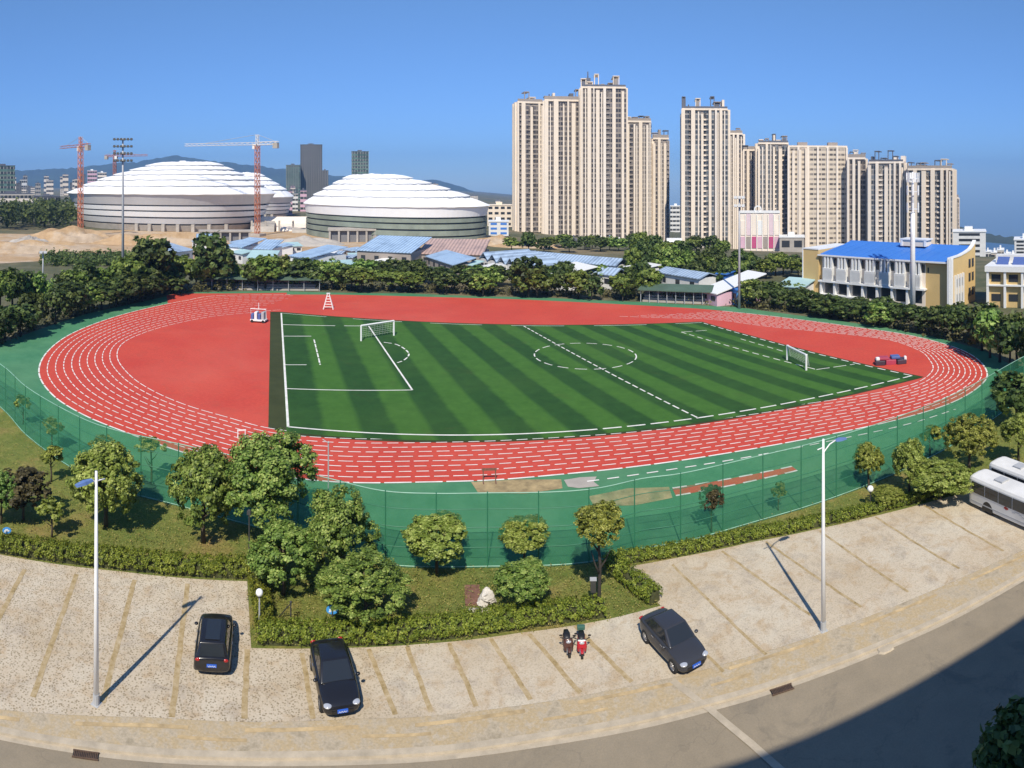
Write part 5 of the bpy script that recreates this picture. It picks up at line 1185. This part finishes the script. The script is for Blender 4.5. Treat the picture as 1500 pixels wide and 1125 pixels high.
for z in (h * .74, h * .86, h * .95):
    mb = MB(); n = 16; mb.lathe([(.9, z), (1.0, z), (1.0, z + .12), (.9, z + .12), (.9, z)], n); [mb.tube([(0, 0, z), (math.cos(a) * .95, math.sin(a) * .95, z)], .05, 5) for a in (0, 2.1, 4.2)]; mb.build('platform_ring', 'pole_white', t)
    for k in range(6):
        a = 2 * PI * k / 6 + z; mb = MB(); mb.box((math.cos(a) * 1.15, math.sin(a) * 1.15, z + .3), (.16, .34, 1.8), rz=a); mb.build('antenna_panel', 'pole_white', t, bevel=.03)

# ------------------------------------------------------------------ apartment towers
def tower(label, px0, px1, ytop, d, seed, yaw=0.0, depth=None, glz='glazing', wall='beige', antenna=0.0, cap=1.0, bays=None, group='apartment towers on the skyline'):
    pc = (px0 + px1) / 2; W = (px1 - px0) * d / F; D = depth or W * .75; rnd = random.Random(seed)
    p = at(pc, d); g = T(p.x, p.y); H = zat(ytop, d) - g
    t = thing('apartment_tower', label, 'apartment tower', (p.x, p.y, g), -az(pc) + yaw, group)
    hx = W / 2
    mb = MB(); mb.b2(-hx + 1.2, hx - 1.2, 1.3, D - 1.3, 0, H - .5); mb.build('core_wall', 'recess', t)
    def face(L, place):
        nb = bays or max(3, round(L / 4.4)); x = 0.0; ws = [rnd.uniform(.6, 1.5) for _ in range(nb)]; s = L / sum(ws); 
        for i, w_ in enumerate(ws):
            bw = w_ * s; pw = rnd.uniform(.28, .5) * bw; pr = rnd.uniform(.3, 2.0); hh = H * (1 if rnd.random() < .7 else rnd.uniform(.95, .985))
            mb = MB(); place(mb, x, x + pw, -pr + .5, 1.4, 0, hh); mb.build('pier', wall if rnd.random() < .8 else 'beige_pale', t)
            mb = MB(); place(mb, x + pw, x + bw - .02, 1.0, 1.36, 0, H - 1); mb.build('window_strip', glz, t)
            if rnd.random() < .5 and bw - pw > 1.5:
                m_ = x + pw + (bw - pw) * rnd.uniform(.3, .7); bx0, bx1 = (x + pw + .1, m_) if rnd.random() < .5 else (m_, x + bw - .1)
                zc = [0]; yc = [1.0]
                for f in range(1, int((H - 3) / 3)): zc += [f * 3 - .2, f * 3 - .2, f * 3 + .7, f * 3 + .7]; yc += [1.0, .25, .25, 1.0]
                zc.append(H - 2); yc.append(1.0)
                mb = MB(); v0 = []
                for bx in (bx0, bx1):
                    for z_, y_ in zip(zc, yc): m3 = MB(); place(m3, bx, bx, y_, y_, z_, z_); v0.append(m3.v[0])
                k_ = len(zc); mb.add(v0, [(i, i + 1, k_ + i + 1, k_ + i) for i in range(k_ - 1)] + [(4 * j + 1, 4 * j + 2, 4 * j + 3, 4 * j + 4) for j in range((k_ - 2) // 4)] + [(k_ + 4 * j + 1, k_ + 4 * j + 2, k_ + 4 * j + 3, k_ + 4 * j + 4) for j in range((k_ - 2) // 4)])
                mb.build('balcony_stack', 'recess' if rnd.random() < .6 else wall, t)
            elif rnd.random() < .6:
                mb = MB(); m_ = x + pw + (bw - pw) * rnd.uniform(.35, .65); f_ = rnd.uniform(.2, .45); place(mb, m_ - f_, m_ + f_, rnd.uniform(-.4, .5), 1.02, 0, H - rnd.uniform(.5, 3)); mb.build('fin', 'beige_pale', t)
            x += bw
    face(W, lambda m_, a, b, c, e, z0, z1: m_.b2(a - hx, b - hx, c, e, z0, z1))
    face(D - 1.4, lambda m_, a, b, c, e, z0, z1: m_.b2(-hx + c - .0, -hx + e, a + 1.42, b + 1.42, z0, z1))
    face(D - 1.4, lambda m_, a, b, c, e, z0, z1: m_.b2(hx - e, hx - c, a + 1.42, b + 1.42, z0, z1))
    mb = MB(); mb.b2(-hx + .3, hx - .3, .35, D - .4, H - .5, H + .6); mb.build('roof_cornice', wall, t)
    z = H + .6
    nh = max(2, min(7, int(W / 3.4)))
    for k in range(nh):
        w_ = W / nh * rnd.uniform(.35, .75); xc = -hx + W * (k + .5) / nh + rnd.uniform(-.8, .8); hh = rnd.uniform(1.0, 5.6) * cap; y0 = D * rnd.uniform(.08, .35)
        if rnd.random() < .62:
            mb = MB(); mb.b2(xc - w_ / 2, xc + w_ / 2, y0, D * .7, z, z + hh); mb.build('roof_house', rnd.choice([wall, 'recess', 'roof_dark', 'roof_dark']), t)
        if rnd.random() < .7:
            mb = MB(); e = rnd.uniform(.2, .9); h2 = hh + rnd.uniform(.3, 1.2); mb.b2(xc - w_ / 2 - e, xc + w_ / 2 + e, y0 - e, D * .7 + e, z + h2, z + h2 + .45)
            for sx in (-1, 1): mb.b2(xc + sx * (w_ / 2 + e * .6) - .25, xc + sx * (w_ / 2 + e * .6) + .25, y0 - e * .6, y0 - e * .6 + .5, z - .02, z + h2 + .02)
            mb.build('roof_pergola', rnd.choice(['roof_dark', 'recess', wall]), t)
    mb = MB(); mb.b2(-hx + .5, hx - .5, .5, .9, z - .02, z + 1.2 + .4 * (seed % 3)); mb.build('roof_parapet', 'recess' if seed % 3 else 'roof_dark', t)
    if antenna: mb = MB(); mb.b2(-hx + W * .1, -hx + W * .22, D * .3, D * .45, z, z + antenna * .6); mb.tube([(-hx + W * .16, D * .37, z), (-hx + W * .16, D * .37, z + antenna)], [.6, .35], 6); mb.build('antenna', 'roof_dark', t)
    return t
D0 = 400
tower('leftmost tower of the tall cluster beside the right stadium', 757, 797, 150, D0, 1, .25, antenna=0, cap=1.7)
tower('second tower of the tall cluster, slightly lower, its roof crowded with frames', 797, 850, 147, D0 - 6, 2, .1, antenna=4)
tower('tallest tower of the cluster, dark antenna block on its left roof corner', 851, 918, 128, D0 - 14, 3, .06, antenna=10, cap=1.4)
tower('lower tower directly right of the tallest one', 919, 955, 178, D0 + 20, 4, .15)
tower('lowest and rightmost tower of the tall cluster, open sky to its right', 956, 981, 203, D0 + 30, 5, .15)
tower('tall broad tower standing alone at the left of the right-hand group', 998, 1067, 160, D0 - 20, 6, .05, glz='glazing_cool', antenna=3, cap=1.2)
tower('narrow tower stepping down behind the broad one', 1066, 1089, 196, D0 + 10, 7, .15, wall='beige_pale')
tower('slim tower with a wide pale front above the pink shopping block', 1088, 1109, 220, D0 + 10, 8, .1)
tower('tower of medium width left of the long slab block', 1110, 1156, 210, D0, 9, .1, glz='glazing_cool')
tower('tower with dark recessed front right of the long slab block', 1241, 1268, 232, D0 - 10, 11, -.1, wall='beige_pale')
tower('cool grey-windowed tower above the blue school roof', 1271, 1324, 238, D0 - 20, 12, -.15, glz='glazing_cool', wall='beige_pale')
tower('last large tower of the skyline, behind the telecom mast', 1328, 1395, 248, D0 - 30, 13, -.15, glz='glazing_cool', cap=.8)
tower('small far tower peeking out at the right end of the skyline', 1393, 1405, 290, D0 + 120, 14, 0, wall='beige_pale', cap=.4)
# slab block
pc = 1198; d = 395; W = 86 * d / F; p = at(pc, d); g = T(p.x, p.y); H = zat(216, d) - g
t = thing('slab_block', 'long pale slab block with even rows of windows among the right towers', 'apartment block', (p.x, p.y, g), -az(pc) + .12); hx = W / 2
mb = MB(); mb.b2(-hx, hx, .3, 14, 0, H); mb.build('wall', 'glazing_slab', t)
mb = MB(); mb.b2(-hx - .3, hx + .3, 0, 14.3, H, H + 1.2); mb.build('roof_cornice', 'beige', t)
for k in range(7): x = -hx + W * k / 6; mb = MB(); mb.b2(x - .6, x + .6, -.5, .3, 0, H + .4 * (k % 2)); mb.build('pier', 'beige_pale', t)
for k in range(3): x = -hx + W * (.06 + .11 * k); mb = MB(); mb.b2(x, x + 1.6, -1.2, .3, 0, H * (.97 + .01 * k)); mb.build('pier', 'beige', t)
for k, x in enumerate((-hx * .5, hx * .55)): mb = MB(); mb.b2(x - 3, x + 3, 4, 9, H + 1.2, H + 3.4); mb.build('roof_house', 'recess', t)

# ------------------------------------------------------------------ other buildings
def block(label, px0, px1, ytop, d, wall, floors, depth=12, glz='pane', group=None, yaw=0.0, roofm='roof_dark', base_z=None, name='town_building', cat='building', cols=0):
    pc = (px0 + px1) / 2; W = (px1 - px0) * d / F; p = at(pc, d); g = T(p.x, p.y) if base_z is None else base_z; H = zat(ytop, d) - g; hx = W / 2
    t = thing(name, label, cat, (p.x, p.y, g), -az(pc) + yaw, group)
    mb = MB(); mb.b2(-hx, hx, 0, depth, 0, H); mb.build('wall', wall, t)
    mb = MB(); mb.b2(-hx - .3, hx + .3, -.3, depth + .3, H, H + .5); mb.b2(-hx * .3, hx * .2, depth * .3, depth * .7, H + .5, H + 2.2); mb.build('roof', roofm, t)
    fh = H / floors
    small = group is not None or d > 500
    for f in range(floors):
        z = f * fh; nc = cols or max(2, int(W / 3.5)); cw = W / nc
        if small:
            z0, z1 = z + fh * .35, z + fh * .8; mb = MB(); R_ = lambda z_: [(-hx - .06, -.06, z_), (hx + .06, -.06, z_), (hx + .06, depth + .06, z_), (-hx - .06, depth + .06, z_)]
            mb.loft([R_(z0), R_(z1)], caps=False); mb.build('window_band', glz if glz != 'pane' else 'glazing_band', t)
        else:
            for c in range(nc): x = -hx + cw * (c + .5); mb = MB(); mb.b2(x - cw * .32, x + cw * .32, -.08, .05, z + fh * .35, z + fh * .8); mb.build('window', glz, t)
            for sx in (-1, 1): mb = MB(); mb.b2(sx * hx - .06, sx * hx + .06, depth * .2, depth * .8, z + fh * .35, z + fh * .8); mb.build('side_window', glz, t)
    return t
block('green-netted building under construction at the left edge', -12, 22, 243, 620, 'glazing_net', 9, 20)
block('dark high-rise under construction, tallest on the left skyline', 440, 472, 212, 900, 'tower_grey', 22, 24)
block('green-netted building against the left side of the dark high-rise', 419, 440, 242, 880, 'glazing_net', 12, 18)
block('low dark annex on the right side of the dark high-rise', 471, 481, 250, 880, 'tower_grey', 8, 18)
block('greenish high-rise under construction above the right stadium roof', 515, 540, 222, 760, 'glazing_net', 15, 18)
block('beige arcaded building left of the dark block at the picture edge', -14, 48, 284, 520, 'beige_pale', 3, 16, cols=9)
block('dark low block between the arcaded building and the far wood', 50, 88, 288, 540, 'tower_grey', 3, 16)
block('pale pinkish apartment house behind the left crane', 128, 142, 250, 900, 'pink', 8, 14, roofm='white')
block('second pale pinkish apartment house, right beside the first', 143, 156, 253, 900, 'beige_pale', 8, 14, roofm='white')
block('tan villa-like houses right of the right stadium', 714, 750, 301, 430, 'beige', 4, 14, roofm='beige')
block('white house with blue window bands right of the right stadium', 716, 745, 325, 330, 'white_dirty', 3, 10, roofm='white', glz='roof_blue')
block('white building seen in the sky gap between the two tower groups', 982, 998, 302, 600, 'white_dirty', 6, 12, roofm='white')
block('long low white arcade in the wood before the right towers', 945, 1035, 356, 325, 'white_dirty', 1, 6, roofm='white', cols=14)
block('white terraced building right of the last tower', 1396, 1444, 340, 300, 'white_dirty', 5, 14, roofm='white', cols=1)
block('grey-white flats at the right picture edge', 1486, 1520, 352, 260, 'white_dirty', 5, 12, roofm='white')
block('grey screen-fronted block between the pink block and the school', 1142, 1178, 348, 310, 'concrete', 1, 12, cols=2, roofm='white')
rnd = random.Random(9)
for i in range(20): x = rnd.uniform(18, 118); block('small pale town building far off behind the left wood', x, x + rnd.uniform(5, 11), rnd.uniform(255, 277), rnd.uniform(900, 1500), rnd.choice(['beige_pale', 'white_dirty', 'tower_grey', 'beige', 'concrete']), 4, 14, group='far town left of the stadium')
for i in range(14): x = rnd.uniform(490, 745); block('small pale town building far off behind the right stadium', x, x + rnd.uniform(6, 12), float(np.interp(x, [490, 560, 620, 745], [262, 262, 268, 300])) + rnd.uniform(-2, 4), rnd.uniform(900, 1300), rnd.choice(['beige_pale', 'white_dirty', 'beige']), 5, 14, group='far town behind the right stadium')
for i in range(7): x = rnd.uniform(405, 440); block('small building in the gap between the two large stadiums', x, x + rnd.uniform(5, 10), rnd.uniform(272, 285), rnd.uniform(500, 640), rnd.choice(['beige_pale', 'white_dirty', 'pink']), 4, 12, group='houses in the stadium gap')
for i in range(7): x = 822 + i * 14 + rnd.uniform(-3, 3); block('low pale site building on the open ground before the tallest tower', x, x + rnd.uniform(7, 12), rnd.uniform(352, 358), rnd.uniform(285, 310), rnd.choice(['beige_pale', 'white_dirty', 'concrete', 'pink_pale']), 1, 7, group='low site buildings before the towers', roofm=rnd.choice(['white', 'roof_paleblue', 'roof_dark']))
# pink shopping block
pc = 1113; d = 318; W = 58 * d / F; p = at(pc, d); g = T(p.x, p.y); H = zat(312, d) - g; hx = W / 2
t = thing('shopping_block', 'pale pink shopping block with magenta panels at the foot of the towers', 'shopping block', (p.x, p.y, g), -az(pc))
mb = MB(); mb.b2(-hx, hx, 0, 16, 0, H); mb.build('wall', 'beige_pale', t)
for k in range(7):
    x = -hx + W * (k + .5) / 7; mb = MB(); mb.b2(x - 1.0, x + 1.0, -.25, 0, H * .42, H * (.98 if k % 3 else .8)); mb.build('panel', ('beige_pale', 'pink_pale', 'beige_pale', 'white')[k % 4], t)
    mb = MB(); mb.b2(x - 1.1, x + 1.1, -.3, 0, H * .08, H * .38); mb.build('shop_front', ('pink', 'recess', 'magenta')[k % 3], t)
    mb = MB(); mb.b2(x + 1.15, x + 1.4, -.6, 0, 0, H * .96); mb.build('fin', 'white', t)
mb = MB(); mb.b2(-hx - .3, hx + .3, -.4, 16.3, H, H + .6); mb.build('roof', 'white', t)
mb = MB(); mb.lathe([(1.3, -.3), (1.9, -.3), (1.9, .3), (1.3, .3), (1.3, -.3)], 24, 0, Matrix.Translation((-hx * .1, .6, H + 1.8)) @ Matrix.Rotation(PI / 2, 4, 'X')); mb.build('roof_ring', 'white', t)

# school with the blue roof
A = at(1182, 139); B = at(1391, 123); dv = (B - A); L = dv.length
t = thing('school_building', 'tan school building with a long blue roof and seven white window boxes', 'school', (A.x, A.y, 0), rzdir(dv)); D = 12.0; Hs = 9.3
mb = MB(); mb.b2(0, L, 0, D, 0, Hs); mb.build('wall', 'tan', t)
mb = MB(); mb.b2(4.0, L - 5.0, -.04, .01, .1, Hs - .1); mb.build('sunlit_facade_panel', 'beige_pale', t)  # pale sheet over the tan front, sunlight put into its colour
prof = [(-.9, 9.25), (2, 9.75), (5, 10.15), (9, 10.6), (D + .3, 11.3)]
mb = MB(); mb.loft([[(x, y, z) for y, z in prof] + [(x, y, z - .22) for y, z in prof[::-1]] for x in (3.6, L + .1)]); mb.build('roof', 'roof_blue', t)
mb = MB(); [mb.b2(x, x + .07, -.9 + 0, D, 0, 0) for x in ()]; 
for k in range(14): x = 4.4 + k * (L - 5) / 13; mb.tube([(x, y, z + .04) for y, z in prof], .05, 4)
mb.build('roof_seam', 'roof_blue', t)
mb = MB(); mb.b2(3.4, L, -1.0, -.7, 9.0, 9.3); mb.build('gutter', 'white', t)
mb = MB(); mb.b2(-.5, 3.4, -.6, D, 0, 10.2); wg = mb.build('end_block', 'tan', t)
mb = MB(); mb.b2(-.75, -.5, -.7, D, 0, 10.4); mb.b2(-.5, 3.4, -.7, D + .1, 10.2, 10.45); mb.build('trim', 'white', wg)
end = [(-1.0, 0), (D + .5, 0), (D + .5, 12.2), (D - .6, 11.4), (D - 2.5, 10.7), (D - 5, 10.3), (4, 10.0), (-1.0, 9.9)]
mb = MB(); mb.loft([[(x, y, z) for y, z in end] for x in (L + .1, L + .55)]); ew = mb.build('gable_wall', 'tan', t)
mb = MB(); cop = end[2:]; mb.loft([[(L - .05, y, z), (L + .7, y, z), (L + .7, y, z + .28), (L - .05, y, z + .28)] for y, z in cop]); mb.build('coping', 'white', ew)
mb = MB(); mb.b2(L + .52, L + .8, -1.05, -.1, 0, 9.95); mb.b2(L + .0, L + .5, -1.25, -1.0, 0, 9.95); mb.build('corner_column', 'white', ew)
for k in range(4): y = 1.0 + k * 1.35; mb = MB(); mb.b2(L + .55, L + .85, y, y + .5, 0, 6.6); mb.build('pilaster', 'white', ew)
for k in range(3):
    for z in (1.2, 4.2): y = 1.55 + k * 1.35; mb = MB(); mb.b2(L + .55, L + .62, y, y + .75, z, z + 1.6); mb.build('window', 'pane', ew)
for y in (8.6, 10.4):
    for z in (1.4, 4.4, 7.2): mb = MB(); mb.b2(L + .55, L + .64, y, y + 1.0, z, z + 1.7); mb.build('window', 'pane', ew)
nb = 7; x0, x1 = 4.2, L - 5.2
for k in range(nb):
    xc = x0 + (x1 - x0) * (k + .5) / nb; bw = (x1 - x0) / nb
    mb = MB(); mb.b2(xc - bw * .33, xc + bw * .33, -1.1, 0, 4.0, 6.6); bx = mb.build('window_box', 'white_dirty', t, bevel=.03)
    mb = MB(); [mb.b2(xc - bw * .24 + i * .28, xc - bw * .24 + i * .28 + .05, -1.12, -1.1, 4.4, 6.2) for i in range(8)]; mb.build('louvre', 'pole_grey', bx)
    for i, fx in enumerate((-.2, .02, .26)): mb = MB(); mb.b2(xc + fx * bw - .2, xc + fx * bw + .2, -.9, .0, 6.6, 9.0); mb.build('fin', 'white', t)
    for fx in (-.1, .14, .4): mb = MB(); mb.b2(xc + fx * bw - .38, xc + fx * bw + .38, -.06, .02, 6.9, 8.6); mb.build('window', 'pane', t)
    mb = MB(); mb.b2(xc - bw * .34, xc + bw * .34, -.07, .02, 1.0, 3.5); mb.build('window', 'pane', t)
    mb = MB(); mb.b2(xc - bw * .5 - .22, xc - bw * .5 + .22, -1.0, 0, 0, 4.0); mb.build('column', 'white', t)
mb = MB(); mb.b2(x0 - .5, x1 + .5, -1.3, 0, 3.65, 3.95); mb.b2(x0 - .5, x0 + 9, -1.3, 0, .9, 1.2); mb.build('ledge', 'white', t)
for k in range(3): mb = MB(); mb.b2(L - 4.6 + k * .1, L - 4.5 + k * .1, -.05, .01, 7, 8.0); mb.build('vent', 'pane', t)
mb = MB(); mb.b2(L * .55, L * .72, D - 3, D, 11, 12.3); rf = mb.build('stair_house', 'beige', t)
mb = MB(); mb.b2(L * .54, L * .73, D - 3.2, D + .2, 12.3, 12.55); mb.b2(L * .545, L * .56, D - 3.15, D - 2.9, 11, 12.3); mb.b2(L * .71, L * .725, D - 3.15, D - 2.9, 11, 12.3); mb.build('trim', 'white', rf)
# tan and white building at the edge
p = at(1448, 127); t = thing('annex_building', 'tan and white building cut by the right picture edge', 'school', (p.x, p.y, 0), -az(1470) - .15); Hs = 7.0
mb = MB(); mb.b2(0, 22, 0, 12, 0, Hs); mb.build('wall', 'tan', t)
mb = MB(); mb.b2(-.6, 22.5, -.9, 12.5, Hs, Hs + 1.1); mb.build('roof_band', 'white', t)
for k in range(6): mb = MB(); mb.b2(-.3 + k * 3.4, .15 + k * 3.4, -.7, 0, 0, Hs); mb.build('column', 'white', t)
mb = MB(); mb.b2(-.3, 22, -.75, 0, 4.2, 4.5); mb.build('ledge', 'white', t)
for k in range(5):
    for z in (1.2, 5.0): mb = MB(); mb.b2(.6 + k * 3.4, 2.4 + k * 3.4, -.06, .02, z, z + 1.4); mb.build('window', 'pane', t)
for k in range(5): mb = MB(); mb.loft([[(1.2 + k * 3.2, 2, Hs + 1.1), (3.6 + k * 3.2, 2, Hs + 1.1), (3.6 + k * 3.2, 4.5, Hs + 2.4), (1.2 + k * 3.2, 4.5, Hs + 2.4)], [(1.2 + k * 3.2, 2.1, Hs + 1.0), (3.6 + k * 3.2, 2.1, Hs + 1.0), (3.6 + k * 3.2, 4.6, Hs + 2.3), (1.2 + k * 3.2, 4.6, Hs + 2.3)]]); mb.build('solar_collector', 'mat_blue', t)
mb = MB(); mb.b2(.5, 20, 6, 8, Hs + 1.1, Hs + 2.6); mb.build('roof_house', 'white_dirty', t)

# the building the photograph was taken from, behind the camera: its shadow lies on the road
t = thing('teaching_building', 'long building behind the viewer whose shadow darkens the road', 'building', (27, -.6, 0))
mb = MB(); mb.b2(-35, 38, -16, 0, 0, 28.7); mb.build('wall', 'beige_pale', t)
mb = MB(); mb.b2(-35.2, 38.2, -16.2, -.02, 28.7, 29.4); mb.build('parapet', 'white_dirty', t)
for f in range(8):
    mb = MB(); mb.b2(-34, 37, -.04, .02, f * 3.4 + 1.0, f * 3.4 + 2.7); mb.build('window_band', 'glazing_band', t)

# ------------------------------------------------------------------ hills and mountains
def ridge(name, prof, d, thick, matl, seed):
    rnd = random.Random(seed); xs = np.arange(prof[0][0], prof[-1][0] + 1, 6); rows = [[] for _ in range(5)]
    for x in xs:
        y = float(np.interp(x, [q[0] for q in prof], [q[1] for q in prof])); k = rnd.uniform(-1.2, 1.2)
        for j, (dd, f) in enumerate(((-thick, 0), (-thick * .5, .5), (0, 1), (thick * .5, .6), (thick, 0))):
            p = at(float(x), d + dd + (rnd.uniform(-.1, .1) * thick if 0 < j < 4 else 0)); g = T(p.x, p.y) - 8; top = zat(y + k, d)
            rows[j].append((p.x, p.y, g + (top - g) * f))
    mb = MB(); mb.loft(rows, caps=False, closed=False); tag(mb.build(name, matl, smooth=True), kind='structure')
ridge('mountains', [(-400, 262), (-60, 256), (20, 250), (60, 248), (110, 246), (160, 240), (200, 237), (232, 231), (256, 227), (280, 231), (320, 237), (370, 243), (420, 248), (480, 256), (540, 262), (600, 264), (640, 264), (665, 270), (690, 279), (720, 288), (760, 298), (900, 312), (1100, 326), (1400, 350)], 5200, 900, 'hill', 4)
rr_ = [560, 640, 760, 950, 1200, 1500]; vs = []; fs = []; na = 20
for r in rr_:
    for k in range(na + 1):
        p = at(1418 + 190 * k / na, r); vs.append((p.x, p.y, T(p.x, p.y) + 3.0))
for i in range(len(rr_) - 1):
    for k in range(na): fs.append((i * (na + 1) + k, i * (na + 1) + k + 1, (i + 1) * (na + 1) + k + 1, (i + 1) * (na + 1) + k))
mb = MB(); mb.add(vs, fs); tag(mb.build('sea', 'sea'), kind='structure')
for i in range(9): x = 1425 + i * 9; block('small white house between the last tower and the right edge', x, x + rnd.uniform(6, 11), rnd.uniform(366, 374), rnd.uniform(330, 420), rnd.choice(['beige_pale', 'white_dirty', 'beige']), 2, 10, group='white houses before the far water', roofm='white')
ridge('hills', [(1380, 330), (1405, 332), (1425, 335), (1445, 342), (1470, 346), (1520, 345), (1700, 340)], 1700, 350, 'hill', 5)

# ------------------------------------------------------------------ air
HZ = 1.5e-4
m = bpy.data.materials.new('haze'); m.use_nodes = True; nt = m.node_tree; nt.nodes.clear()
ou = nt.nodes.new('ShaderNodeOutputMaterial'); pv = nt.nodes.new('ShaderNodeVolumePrincipled')
pv.inputs['Color'].default_value = (.28, .55, 1.0, 1); pv.inputs['Density'].default_value = HZ; pv.inputs['Anisotropy'].default_value = 0.0
nt.links.new(pv.outputs[0], ou.inputs['Volume'])
lowest = min(v.co.z for v in bpy.data.objects['ground'].data.vertices) - 12
mb = MB(); mb.b2(-6300, 6300, -6300, 6300, lowest, 330); o = mb.build('haze', m); tag(o, kind='stuff')
print('objects', len(bpy.data.objects))
